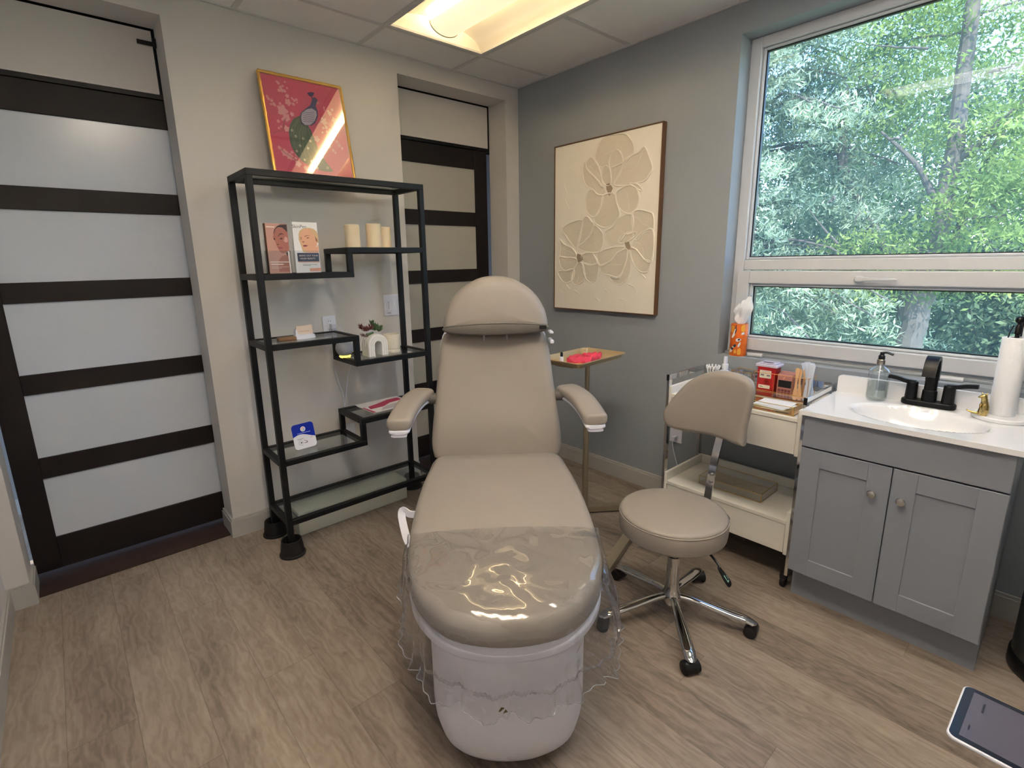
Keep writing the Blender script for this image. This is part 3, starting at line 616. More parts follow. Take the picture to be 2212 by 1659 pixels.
# backrest: outline in (u, t along the back), tilted
sb = [(.276, .00), (.281, .06), (.270, .16), (.256, .28), (.243, .40), (.232, .47), (.212, .512), (.14, .517)]
BACK = smooth_closed([(0, -.03), (.15, -.03), (.255, -.025)]+sb+[(0, .512)]+[(-a, b) for a, b in sb[::-1]]+[(-.255, -.025), (-.15, -.03)], 112)
TB = R(13)
def backmap(p):
    u, t, h = p      # h out of the cushion towards the sitter (-y)
    curve = .018*math.cos((t-.10)/.36*PI)*.5 if h > .04 else 0       # lumbar swell
    bulge = .010*math.exp(-((t-.12)/.07)**2)*(h > .05)
    hol = -.016*max(0, 1-(u/.2)**2)*math.exp(-((t-.34)/.13)**2)*(h > .06)
    y = .055+math.sin(TB)*t-(h-.06)*math.cos(TB)-bulge-hol; z = .560+math.cos(TB)*t-(h-.06)*math.sin(TB)*.3
    return cw(u, y, z)
mb = MB().pillow(BACK, .085, .032, .010, backmap, inner=(.94, .86, .76, .65, .54, .42, .3, .15)); put('backrest', mb, taupe, ch, ang=60)
mb = MB().pillow(inset([Vector((p.x*1.015, p.y)) for p in BACK], .0), .024, .010, 0, lambda p: backmap(Vector((p.x, p.y, p.z-.026)))); put('back_shell', mb, white_plastic, ch, ang=50)
# headrest: half-dome cushion on two posts
hs = [(.222, .0), (.2225, .028), (.212, .068), (.186, .118), (.146, .162), (.088, .198), (.045, .212)]
HEAD = smooth_closed([(0, -.032), (.12, -.031), (.195, -.026)]+hs+[(0, .216)]+[(-a, b) for a, b in hs[::-1]]+[(-.195, -.026), (-.12, -.031)], 96)
def headmap(p):
    u, t, h = p
    tt = R(9); lip = .020*max(0, 1-t/.05)*(h/.09 if h < .09 else 1)
    return cw(u+.006, .155+math.sin(tt)*t-(h-.045)*math.cos(tt)+.012*(u/.22)**2, 1.092+math.cos(tt)*t)
mb = MB().pillow(HEAD, .105, .040, .009, headmap, inner=(.93, .84, .72, .58, .42, .25, .1)); hd = put('headrest', mb, taupe, ch, ang=60)
# seam band under the headrest, underside shade put into its colour
band = smooth_closed([(-.217, .020), (-.12, .031), (0, .034), (.12, .031), (.217, .020), (.219, .004), (.19, -.008), (.10, -.014), (0, -.016), (-.10, -.014), (-.19, -.008), (-.219, .004)], 64)
mb = MB().pillow(band, .040, .010, .002, lambda p: cw(p.x+.006, .112-p.z+.016*(p.x/.22)**2, 1.080+p.y)); put('underside_panel', mb, taupe_shaded, hd, ang=60)
mb = MB().path([cw(u+.006, .074+.016*(u/.22)**2, 1.080+.034-.30*u*u) for u in [-.212+.424*k/24 for k in range(25)]], .0022, 6); put('piping', mb, taupe_shaded, hd)
mb = MB().box(.188, .217, .078, .083, 1.086, 1.100, .001, 1, CM); put('maker_tag', mb, black_plastic, hd)
for u in (-.045, .055):
    mb = MB().lathe([(1e-5, 0), (.011, 0), (.0125, .003), (.011, .007), (1e-5, .009)], n=18, M=CM @ Matrix.Translation((u, .096, 1.068)))
    mb.tube(cw(u, .150, 1.0), cw(u, .150, 1.10), .006, 10); put('headrest_post', mb, mat('grey_metal', (150, 150, 152), .35, .8), ch)
mb = MB().box(.236, .252, .10, .18, 1.02, 1.035, .003, 1, CM).box(.232, .250, .10, .16, 1.062, 1.072, .003, 1, CM); put('side_clip', mb, white_plastic, ch)
# armrests
for sx in (-1, 1):
    arm = None
    cl_ = [(.172, .312, .800), (.135, .322, .805), (.07, .344, .803), (.0, .364, .790), (-.06, .377, .772), (-.11, .384, .757), (-.140, .385, .751)]
    cs = smooth_open(cl_, 6); n = len(cs)
    def ringat(i, sc, dz, th):
        c = cs[i]; t = (cs[min(i+1, n-1)]-cs[max(i-1, 0)]); t = Vector((t.x, t.y, 0)).normalized(); q = Vector((-t.y, t.x, 0))
        w_ = .050*sc; out = []
        for k in range(20):
            a = 2*PI*k/20; ca, sa = math.cos(a), math.sin(a)
            e = .55; px_ = math.copysign(abs(ca)**e, ca)*w_; pz = math.copysign(abs(sa)**(.7), sa)*th*sc**.5
            # c = (y, u, z)
            out.append(cw(sx*(c.y+q.y*px_), c.x+q.x*px_, c.z+dz+pz))
        return out
    def sc_(f, lo=.35):
        e = .14
        return lo+(1-lo)*math.sqrt(max(0, 1-max(0, (e-f)/e)**2)) if f < e else (lo+(1-lo)*math.sqrt(max(0, 1-((f-(1-e))/e)**2)) if f > 1-e else 1)
    mb = MB().loft([ringat(i, sc_(i/(n-1)), 0, .025) for i in range(n)]); arm = put('armrest', mb, taupe, ch, ang=60)
    mb = MB().loft([ringat(i, .84*sc_((i)/(n-1), .7), -.028, .010) for i in range(n)]); put('arm_shell', mb, white_plastic, arm, ang=50)
    mb = MB().loft([ringat(i, .62, -.042, .008) for i in range(n//2, n-1)]); put('arm_underplate', mb, white_plastic, arm, ang=50)
    mb = MB().path([cw(sx*.235, .13, .785), cw(sx*.30, .12, .788), cw(sx*.335, .10, .786)], .024, 14); put('arm_bracket', mb, taupe_shaded, ch)
# white holder clip at the left edge of the seat
mb = MB().path([cw(*q) for q in smooth_open([(-.300, -.375, .500), (-.325, -.372, .502), (-.346, -.366, .514), (-.352, -.370, .500), (-.344, -.395, .475), (-.327, -.44, .448), (-.310, -.47, .436)], 5)], .01, rect=(.026, .004), upv=(1, 0, 0))
put('side_holder', mb, white_plastic, ch)

# clear vinyl foot cover draped over the end of the seat
cv = thing('foot_cover', 'clear vinyl cover with gathered hem over the foot end of the chair', 'protective cover', (*cw(0, -.9, 0).xy, .16), R(-39))
YT = -.565
def perim():
    pts = [p for p in SEAT if p.y < YT]; pts.sort(key=lambda p: math.atan2(p.x, -(p.y+.5)))
    per = [Vector((-.297, YT))]+pts+[Vector((.297, YT))]
    d = [0]
    for a, b in zip(per[:-1], per[1:]): d.append(d[-1]+(b-a).length)
    def f(s):
        t = s*d[-1]; j = 0
        while j < len(d)-2 and d[j+1] < t: j += 1
        q = (t-d[j])/max(1e-9, d[j+1]-d[j]); p = per[j].lerp(per[j+1], min(1, max(0, q)))
        t_ = (per[min(j+1, len(per)-1)]-per[j]).normalized(); return p, Vector((t_.y, -t_.x))
    return f
PF = perim()
def wr(s, k, ph): return math.sin(s*k*2*PI+ph)
def cover_pt(s, t):
    """t 0..1 over the top, 1..2 down the skirt to the elastic, 2..3 the ruffle"""
    P, N = PF(s)
    if N.dot(P-Vector((0, -.5))) < 0: N = -N
    if t <= 1:
        T = Vector((-.297+.594*s, YT)); q = T.lerp(P+N*.004, t); e = max(0, (t-.86)/.14)
        crown = .014*max(0, 1-(q.x/.3)**2)
        z = seat_z(q.y)-.008+.006+crown*(1-t*t)-.030*e**2.2
        z += (.0016*wr(q.x*3, 1.7, q.y*9)+.0022*math.sin(q.y*38+q.x*12)*math.sin(q.x*17+1))*min(1, t*3)*(1-e)+.002
        return Vector((q.x, q.y, z))
    zr = seat_z(P.y)-.008
    fr = math.sin(PI*s)**.8         # longer at the front than at the sides
    drop = .085+.085*fr+.03*math.exp(-((s-.83)/.1)**2); flare = .006+.026*(1 if s > .5 else .45)*math.exp(-((s-.80)/.10)**2)*1.6
    fold = .007*wr(s, 7, .6)+.004*wr(s, 17, 1.9)+.0025*wr(s, 31, .4)+.008
    if t <= 2:
        v = t-1; out = .012+flare*math.sin(v*PI*.6)+fold*v*.9-.006*v*v; z = zr-.026-drop*v
    else:
        v = t-2; out = .006+flare*.6+fold*.9+(.014+.006*wr(s, 23, 0)+.004*wr(s, 41, 1))*v+.010*math.exp(-((s-.8)/.1)**2)*v; z = zr-.026-drop-(.045+.014*wr(s, 9, 2)+.012*fr)*v
    q = P+N*out; return Vector((q.x, q.y, z))
mb = MB().grid(lambda a, b: CM @ cover_pt(a, b), 190, 26); put('clear_sheet', mb, vinyl, cv, ang=180)
mb = MB().grid(lambda a, b: CM @ cover_pt(a, 1+b), 240, 22); put('clear_skirt', mb, vinyl_skirt, cv, ang=180)
mb = MB().grid(lambda a, b: CM @ (cover_pt(a, 1.93+b*.12)+Vector((0, -.0012, .0025*math.sin(a*600)))), 260, 4); put('elastic_band', mb, vinyl_ruffle, cv, ang=180)
mb = MB().grid(lambda a, b: CM @ cover_pt(a, 2.0+b), 230, 8); put('ruffle', mb, vinyl_skirt, cv, ang=180)
mb = MB().path([CM @ cover_pt(k/240, 3.0) for k in range(241)], .0013, 5); put('hem', mb, mat('clear_hem_edge', (196, 200, 206), .15, trans=.5), cv)
mb = MB().path([CM @ cover_pt(.0, k/20) for k in range(61)], .0010, 5); put('side_seam', mb, MATS['clear_hem_edge'], cv)
mb = MB().path([CM @ cover_pt(1.0, k/20) for k in range(61)], .0010, 5); put('side_seam', mb, MATS['clear_hem_edge'], cv)
# small printed mark on the ruffle
P0 = CM @ (cover_pt(.485, 2.55)+Vector((0, -.004, 0))); mk = frame(P0, CM.to_3x3() @ Vector((1, 0, 0)), CM.to_3x3() @ Vector((0, -.25, 1)))
mb = MB().prism([(-.010, .013), (-.001, .010), (-.013, -.006), (-.017, -.005)], 0, .0004, mk).prism([(.001, .004), (.007, -.008), (-.006, -.013)], 0, .0004, mk)
put('printed_mark', mb, mat('olive_ink', (96, 92, 48), .6), cv)

# ---------------------------------------------------------------- rolling stool with backrest
st = thing('rolling_stool', 'taupe round stool with backrest on a chrome five star base', 'stool', (-.925, -1.826, 0))
SC = Vector((-.915, -1.805, 0))
prof = [(1e-5, .345), (.15, .345), (.182, .350), (.194, .362), (.197, .385), (.197, .418), (.194, .426)]
put('seat_band', MB().lathe(prof+[(1e-5, .426)], SC, 64), taupe, st)
put('seat', MB().lathe([(1e-5, .420), (.190, .420), (.1945, .428), (.192, .436), (.18, .441), (.14, .446), (.09, .448), (.04, .448), (1e-5, .448)], SC, 64), taupe, st, ang=60)
put('piping', MB().path([(SC.x+.1955*math.cos(2*PI*k/64), SC.y+.1955*math.sin(2*PI*k/64), .4265) for k in range(65)], .0022, 6), taupe, st)
a = R(-50); tp = Vector((SC.x+.198*math.cos(a), SC.y+.198*math.sin(a), 0))
put('maker_tag', MB().box(-.003, .003, -.014, .014, .405, .425, .001, 1, Matrix.Translation(tp) @ Matrix.Rotation(a, 4, 'Z')), black_plastic, st)
put('gas_column', MB().lathe([(.024, .10), (.024, .26), (.019, .262), (.019, .345)], (-.925, -1.826, 0), 28), chrome, st)
put('hub', MB().lathe([(.020, .05), (.034, .062), (.040, .085), (.034, .105), (.027, .125), (.024, .15)], (-.925, -1.826, 0), 32), chrome, st)
put('under_plate', MB().box(SC.x-.07, SC.x+.07, SC.y-.05, SC.y+.05, .330, .346, .003, 1), black_metal, st)
hub = Vector((-.925, -1.826, 0))
leg0 = None; A0 = R(-136.5)
for k in range(5):
    a = A0+k*R(72); d = Vector((math.cos(a), math.sin(a), 0)); q = Vector((-d.y, d.x, 0))
    ctr = [(.02, .094), (.08, .090), (.15, .078), (.22, .066), (.262, .060), (.282, .052), (.287, .045)]
    ps = smooth_open([hub+d*r+Vector((0, 0, z)) for r, z in ctr], 5); n = len(ps); rings = []
    for i, p in enumerate(ps):
        f = i/(n-1); w_ = .013+.006*math.sin(f*PI)**2+.006*f; h_ = .012-.002*f
        if f > .9: w_ *= 1-(f-.9)*3
        rings.append([p+q*w_*math.cos(2*PI*j/14)+Vector((0, 0, 1))*h_*math.sin(2*PI*j/14)*(1 if f < .85 else 1)+d*(.016*math.sin(2*PI*j/14) if f > .8 else 0)*(f-.8)*5 for j in range(14)])
    put('leg', MB().loft(rings), chrome, st, ang=60)
    cp = hub+d*.283; ca = a+R((20, -15, 40, 5, -30)[k]); cm = Matrix.Translation(cp) @ Matrix.Rotation(ca, 4, 'Z')
    mb = MB().loft([[cm @ Vector((x*s, y, z)) for x, z in [(.022*math.cos(R(t)), .026+.022*math.sin(R(t))) for t in range(0, 181, 15)]+[(-.022, .016), (.022, .016)]] for y, s in ((-.024, .93), (-.02, 1), (.02, 1), (.024, .93))])
    c_ = put('caster', mb, black_plastic, st, ang=40)
    for sy in (-1, 1): put('wheel', MB().lathe([(1e-5, 0), (.016, 0), (.0215, .003), (.022, .010), (.0215, .013), (1e-5, .013)], n=24, M=cm @ Matrix.Translation((0, sy*.0225+(-.0065), .022)) @ Matrix.Rotation(R(-90), 4, 'X')), rubber, c_)
    if k == 0: put('swivel_pin', MB().tube(cp+Vector((0, 0, .03)), cp+Vector((0, 0, .052)), .006), chrome, c_)
# backrest pad, traced on the plane 0.30 m from the seat centre, wrapped round the sitter
pad = smooth_closed([(-.205, .722), (-.195, .684), (-.163, .664), (-.070, .664), (.018, .668), (.118, .660), (.136, .670), (.135, .726), (.143, .787), (.152, .857), (.149, .895), (.131, .923), (.077, .936), (.018, .935), (-.043, .918), (-.105, .877), (-.155, .816), (-.190, .760)], 72)
def padmap(p):
    u, z, h = p; x = SC.x+.298-h-.35*(u*u)*1.0-.05*abs(u)
    return Vector((x+.03*(.8-z)*0, SC.y-u, z))
bk = put('backrest', MB().pillow(pad, .050, .022, .003, padmap, inner=(.92, .8, .65, .48, .3, .12)), taupe, st, ang=60)
stem = smooth_open([(SC.x+.05, SC.y+.002, .338), (SC.x+.20, SC.y+.002, .336), (SC.x+.262, SC.y, .350), (SC.x+.272, SC.y-.002, .42), (SC.x+.290, SC.y-.008, .56), (SC.x+.306, SC.y-.016, .66), (SC.x+.308, SC.y-.02, .74)], 6)
put('back_stem', MB().path(stem, .01, rect=(.030, .007), upv=(0, 0, 1)), chrome, st, ang=30)
put('stem_bolt', MB().tube((SC.x+.271, SC.y-.006, .50), (SC.x+.279, SC.y-.006, .50), .006, 12).tube((SC.x+.268, SC.y-.006, .47), (SC.x+.276, SC.y-.006, .47), .006, 12), grey_m if False else MATS['grey_metal'], st)
lv = smooth_open([(-.90, -1.87, .338), (-.912, -1.95, .325), (-.925, -2.0, .300)], 4)
put('lever', MB().path(lv, .0045, 8), black_plastic, st)
LV = frame((-.932, -2.022, .275), (.86, .2, .1), (.12, -.55, -.72))
gp = put('lever_grip', MB().pillow(smooth_closed([(-.006, -.030), (.006, -.030), (.015, .010), (.015, .030), (.008, .038), (-.008, .038), (-.015, .030), (-.015, .010)], 40), .008, .003, .001, lambda p: LV @ Vector((p.x, p.y, -p.z+.004))), black_plastic, st)
tm = mat('mint_print', (170, 225, 205), .5)
put('printed_icon', MB().box(-.008, -.004, -.004, .022, -.0048, -.0042, M=LV).box(-.001, .003, .004, .022, -.0048, -.0042, M=LV).box(-.008, .008, .004, .008, -.0048, -.0042, M=LV).box(.005, .008, .010, .016, -.0048, -.0042, M=LV), tm, gp, smooth=False)

# ---------------------------------------------------------------- instrument stand with tray
it = thing('instrument_stand', 'gold brown instrument stand with a tray behind the right armrest', 'stand', (-.52, -1.06, 0))
P = Vector((-.52, -1.06, 0))
put('pole', MB().tube(P+Vector((0, 0, .03)), P+Vector((0, 0, .56)), .016, 20), champagne, it)
put('inner_pole', MB().tube(P+Vector((0, 0, .56)), P+Vector((0, 0, .885)), .0125, 20), champagne, it)
put('collar', MB().lathe([(.016, 0), (.0185, .002), (.0185, .03), (.016, .032)], P+Vector((0, 0, .53)), 20), champagne, it)
kd = rt*1.0; kd.z = 0; kd.normalize()
mb = MB().tube(P+Vector((0, 0, .52))+kd*.015, P+Vector((0, 0, .52))+kd*.028, .005, 10)
mb.lathe([(1e-5, 0), (.011, 0), (.012, .006), (.010, .012), (1e-5, .013)], n=16, M=frame(P+Vector((0, 0, .52))+kd*.026, kd.cross(Vector((0, 0, 1))), (0, 0, 1)) @ Matrix.Rotation(0, 4, 'X')); put('lock_knob', mb, black_plastic, it)
AP = Vector((-.22, -1.28, .024))
put('base_leg', MB().path([P+Vector((-.33, .242, .024)), AP], .01, rect=(.045, .028), upv=(0, 0, 1)), champagne, it, ang=30)
put('base_leg', MB().path([AP, Vector((-.93, -1.50, .024))], .01, rect=(.045, .028), upv=(0, 0, 1)), champagne, it, ang=30)
for q in (P+Vector((-.33, .24, 0)), AP, Vector((-.93, -1.5, 0))): put('foot', MB().lathe([(1e-5, 0), (.014, 0), (.016, .004), (.014, .012), (1e-5, .012)], (q.x, q.y, 0), 16), black_plastic, it)
TA = Vector((-.447, -.963, .9)); TR_ = Vector((-.374, -1.207, .9)); TFr = Vector((-.766, -1.235, .9)); TC = (TA+TFr)/2
ex = (TR_-TFr).normalized(); ey = (TA-TR_); ey = (ey-ex*ey.dot(ex)).normalized(); TM = frame(TC, ex, ey)
Lx, Ly = .392, .255
def rr_ring(w_, h_, r, z): return [TM @ Vector((x, y, z)) for x, y in rrect(w_, h_, r, 5)]
mb = MB().loft([rr_ring(Lx, Ly, .022, 0), rr_ring(Lx+.008, Ly+.008, .025, -.002), rr_ring(Lx+.006, Ly+.006, .025, -.006), rr_ring(Lx-.012, Ly-.012, .022, -.004), rr_ring(Lx-.045, Ly-.045, .02, -.024), rr_ring(Lx-.052, Ly-.052, .02, -.023), rr_ring(Lx-.020, Ly-.020, .022, -.003), rr_ring(Lx-.004, Ly-.004, .022, .0012)][:0] or
     [rr_ring(.02, .01, .004, -.026), rr_ring(Lx-.036, Ly-.036, .018, -.026), rr_ring(Lx-.026, Ly-.026, .02, -.022), rr_ring(Lx-.014, Ly-.014, .022, -.004), rr_ring(Lx+.006, Ly+.006, .026, -.004), rr_ring(Lx+.008, Ly+.008, .026, 0), rr_ring(Lx+.002, Ly+.002, .024, .002), rr_ring(Lx-.010, Ly-.010, .022, .0), rr_ring(Lx-.026, Ly-.026, .02, -.017), rr_ring(Lx-.042, Ly-.042, .018, -.0235), rr_ring(.02, .01, .004, -.0235)])
put('tray', mb, mat('gold_toned_steel_tray', (214, 192, 152), .36, .75), it, ang=40)
put('tray_frame', MB().path([TM @ Vector(q) for q in ((-.15, -.05, -.032), (.15, -.05, -.032), (.15, .05, -.032), (-.15, .05, -.032), (-.15, -.05, -.032))], .005, 8).tube(P+Vector((0, 0, .868)), TM @ Vector((0, .0, -.031)), .007, 10), champagne, it)
zt = -.0233
def tp_(x, y, z=0): return TM @ Vector((-x, y, zt+z))
# crumpled red gloves
gm = mat('coral_red_nitrile', (216, 64, 90), .5, bump=(30, .3))
def crumple(o, h, seed, m, mx):
    rnd = np.random.RandomState(seed); ph = rnd.rand(12)*6
    O = smooth_closed(o, 60)
    def mp(p):
        return mx @ Vector((p.x, p.y, max(0, p.z)+(.006*math.sin(p.x*95+ph[0])*math.sin(p.y*80+ph[1])+.004*math.sin(p.x*190+p.y*120+ph[2])+.006*math.sin(p.x*45-p.y*70+ph[3]))*(p.z > .003)*min(1, h/.01)+.004*(p.z > .003)))
    return MB().pillow(O, h, h*.4, .004, mp, inner=(.9, .78, .66, .54, .42, .3, .18, .08))
GM = TM @ Matrix.Translation((.0, .012, zt)) @ Matrix.Diagonal((-1, 1, 1, 1))
single('glove_pair', crumple([(.105, -.045), (.085, -.075), (.03, -.080), (-.03, -.070), (-.085, -.060), (-.155, -.020), (-.150, .010), (-.085, .015), (-.06, .045), (-.01, .060), (.02, .040), (.07, .030), (.11, .0)], .012, 3, gm, GM), gm, 'crumpled coral red gloves lying on the instrument tray', 'gloves', tuple(GM @ Vector((0, 0, 0))), ang=80)
c_ = thing('clear_cup', 'small clear cup at the back corner of the instrument tray', 'cup', tuple(tp_(-.120, .085)))
put('cup_wall', MB().lathe([(.014, 0), (.020, .040), (.0188, .040), (.0128, .002)], tp_(-.120, .085), 24), acrylic, c_)
put('contents', MB().lathe([(1e-5, .004), (.013, .004), (.0165, .030), (1e-5, .031)], tp_(-.128, .085)+Vector((.006, 0, 0)), 20), mat('cream_powder', (240, 225, 180), .6), c_)
b_ = thing('dropper_bottle', 'tiny white bottle with black cap at the left end of the tray', 'bottle', tuple(tp_(.135, .0275)))
put('body', MB().lathe([(1e-5, 0), (.010, 0), (.0105, .002), (.0105, .030), (.006, .034), (1e-5, .034)], tp_(.135, .0275), 20), white_plastic, b_)
put('cap', MB().lathe([(1e-5, .033), (.0065, .033), (.0065, .050), (.004, .055), (1e-5, .055)], tp_(.135, .0275), 16), black_plastic, b_)
om = mat('orange_packet', (226, 100, 40), .5)
for i, (x, y, a) in enumerate(((.135, -.045, 20), (.118, -.060, -8))):
    mx = TM @ Matrix.Translation((-x, y, zt+.0003+.0035*i)) @ Matrix.Rotation(R(-a), 4, 'Z')
    pk = thing('alcohol_packet', ('orange foil packet at the front left rim of the tray', 'orange foil packet overlapping the other, nearer the red gloves')[i], 'packet', tuple(mx @ Vector((0, 0, 0))), group='orange packets on the instrument tray')
    put('pouch', MB().pillow(rrect(.05, .024, .003, 3), .003, .001, .0008, lambda p: mx @ p), om, pk)
for i, (x, y, a) in enumerate(((.100, -.078, 12), (.088, -.088, 3), (.080, -.078, -9))):
    mx = TM @ Matrix.Translation((-x, y, zt+.0032)) @ Matrix.Rotation(R(-a), 4, 'Z')
    s = thing('cotton_swab', ('cotton swab nearest the orange packets on the tray', 'cotton swab along the front rim of the tray', 'cotton swab closest to the red gloves on the tray')[i], 'cotton swab', tuple(mx @ Vector((0, 0, 0))), group='cotton swabs on the instrument tray')
    put('stick', MB().tube(mx @ Vector((-.036, 0, 0)), mx @ Vector((.036, 0, 0)), .0012, 8), paper, s)
    for q in (-1, 1): put('tip', MB().sphere(mx @ Vector((q*.036, 0, 0)), .0034, 8), paper, s)
# ---------------------------------------------------------------- black shelf unit with stepped glass shelves
sh = thing('shelf_unit', 'black metal shelf unit with stepped glass shelves against the back wall', 'shelf unit', (-1.457, -.24, 0))
PX0, PX1, PY0, PY1, B_ = -1.870, -1.043, -.367, -.113, .026
hb = B_/2
def shbar(x0, x1, y0, y1, z0, z1, nm='frame_bar'): put(nm, MB().box(x0, x1, y0, y1, z0, z1, .0015, 1), black_metal, sh)
for x in (PX0, PX1):
    for y in (PY0, PY1): shbar(x-hb, x+hb, y-hb, y+hb, .030, 1.731, 'post')
ST = -1.458
def level(zt, x0, x1, ends=(True, True)):
    z0 = zt-B_
    a = x0+hb if ends[0] else x0-hb; b = x1-hb if ends[1] else x1+hb
    shbar(x0-hb if zt > 1.7 else a, x1+hb if zt > 1.7 else b, PY0-hb, PY0+hb, z0, zt); shbar(x0-hb if zt > 1.7 else a, x1+hb if zt > 1.7 else b, PY1-hb, PY1+hb, z0, zt)
    for x in (x0, x1): shbar(x-hb, x+hb, PY0+hb, PY1-hb, z0, zt)
    put('glass_shelf', MB().box(x0+hb, x1-hb, PY0+hb, PY1-hb, zt-.010, zt-.003), clear, sh, smooth=False)
    mb = MB()
    for xx in (x0+.05, x1-.05):
        for yy in (PY0+.03, PY1-.03): put('shelf_rest', MB().lathe([(1e-5, 0), (.005, 0), (.005, .005), (1e-5, .005)], (xx, yy, zt-.0155), 10), rubber, sh)
    mb.bm.free()
level(1.757, PX0, PX1); level(.174, PX0, PX1)
for zl, zr in ((1.329, 1.443), (1.021, .893), (.475, .592)):
    level(zl, PX0, ST, (True, False)); level(zr, ST, PX1, (False, True))
    lo, hi = min(zl, zr), max(zl, zr)
    for y in (PY0, PY1): shbar(ST-hb+.0002, ST+hb-.0002, y-hb+.0002, y+hb-.0002, lo, hi-B_, 'step_post')
def riser(x, y, lb):
    t = thing('bed_riser', lb, 'furniture riser', (x, y, 0), group='black riser cups under the shelf posts')
    put('cup', MB().lathe([(1e-5, 0), (.060, 0), (.060, .008), (.055, .012), (.047, .074), (.046, .078), (.041, .078), (.040, .070), (.040, .026), (1e-5, .026)], (x, y, 0), 32), rubber, t)
for x, y, lb in ((PX0, PY0, 'black riser cup under the front left shelf post'), (PX0, PY1, 'black riser cup under the rear left shelf post by the left door'), (PX1, PY0, 'black riser cup under the front right shelf post'), (PX1, PY1, 'black riser cup under the rear right shelf post')): riser(x, y, lb)

# peacock print leaning on the wall
pk = thing('framed_peacock_print', 'pink peacock print in a gold bamboo frame standing on top of the shelf', 'framed picture', (-1.478, -.126, 1.755))
PO = Vector((-1.677, -.124, 1.772)); PM = frame(PO, (1, 0, 0), (0, .09, .473)); PW, PH = .398, .482
put('print_sheet', MB().box(.008, PW-.008, .006, PH-.008, -.004, -.001, M=PM), mat('magenta_print', (232, 70, 112), .6), pk, smooth=False)
put('blossoms', (lambda mb: [mb.prism([(x/1e4+r/1e4*2.2*(1+.22*math.cos(5*a+i))*math.cos(a)*.9, y/1e4+r/1e4*2.2*(1+.22*math.cos(5*a+i))*math.sin(a)) for a in [2*PI*k/20 for k in range(20)]], -.001, -.0004, PM) for i, (x, y, r) in enumerate(BLOOMS)] and mb)(MB()), mat('blossom_pink_print', (255, 186, 190), .6), pk, smooth=False)
def strip(mb, p, w_, z, Mx): 
    ps = [Vector((a/1e4, b/1e4)) for a, b in p]; L = []; Rr = []
    for i, q in enumerate(ps):
        t = (ps[min(i+1, len(ps)-1)]-ps[max(i-1, 0)]).normalized(); nn = Vector((-t.y, t.x))*w_/2; L.append(q+nn); Rr.append(q-nn)
    mb.prism([tuple(v) for v in L+Rr[::-1]], z, z+.0003, Mx)
mb = MB(); [strip(mb, p, .0022, -.0004, PM) for p in TWIGS]; put('twigs', mb, mat('twig_print', (140, 90, 70), .6), pk, smooth=False)
put('peacock_tail', decal(TAIL, PM, -.0004, .0002), mat('peacock_green_print', (86, 108, 84), .6), pk, smooth=False)
mb = MB(); [strip(mb, p, .0016, .0002, PM) for p in PLUMES]; put('plumes', mb, mat('plume_print', (142, 158, 130), .6), pk, smooth=False)
mb = MB(); [mb.prism([(x/1e4+.0058*math.cos(a), y/1e4+.0062*math.sin(a)) for a in [2*PI*k/14 for k in range(14)]], .0005, .0009, PM) for x, y in SPOTS]; put('eye_spots', mb, mat('cream_print', (232, 222, 200), .6), pk, smooth=False)
mb = MB(); [mb.prism([(x/1e4+.0014*math.cos(a), y/1e4+.002*math.sin(a)) for a in [2*PI*k/10 for k in range(10)]], .0009, .0011, PM) for x, y in SPOTS]; put('eye_spot_centres', mb, mat('dark_print', (40, 44, 46), .6), pk, smooth=False)
put('peacock_body', decal(BODY, PM, .0003, .0008), mat('peacock_blue_print', (44, 52, 118), .6), pk, smooth=False)
put('peacock_breast', decal(BREAST, PM, .0008, .0012), mat('breast_print', (206, 198, 214), .6), pk, smooth=False)
mb = MB(); [strip(mb, p, .0016, .0012, PM) for p in BARS]; put('breast_bars', mb, MATS['peacock_blue_print'], pk, smooth=False)
put('peacock_beak', decal(BEAK, PM, .0008, .0012), mat('beak_print', (232, 158, 140), .6), pk, smooth=False)
put('glazing', MB().box(.006, PW-.006, .006, PH-.006, .003, .005, M=PM), pic_glass, pk, smooth=False)
def bamboo(a, b):
    a = Vector(a); b = Vector(b); n = 40; ps = [a.lerp(b, k/n) for k in range(n+1)]
    return MB().path([PM @ p for p in ps], [.0075+.0018*(1 if k % 6 == 0 else 0) for k in range(n+1)], 10)
for a, b in (((0, 0, 0), (0, PH, 0)), ((PW, 0, 0), (PW, PH, 0)), ((0, 0, 0), (PW, 0, 0)), ((0, PH, 0), (PW, PH, 0))): put('frame_side', bamboo(a, b), goldpaint, pk)
put('backing_board', MB().box(0, PW, 0, PH, -.009, -.0045, M=PM), mat('brown_board', (120, 84, 52), .8), pk, smooth=False)

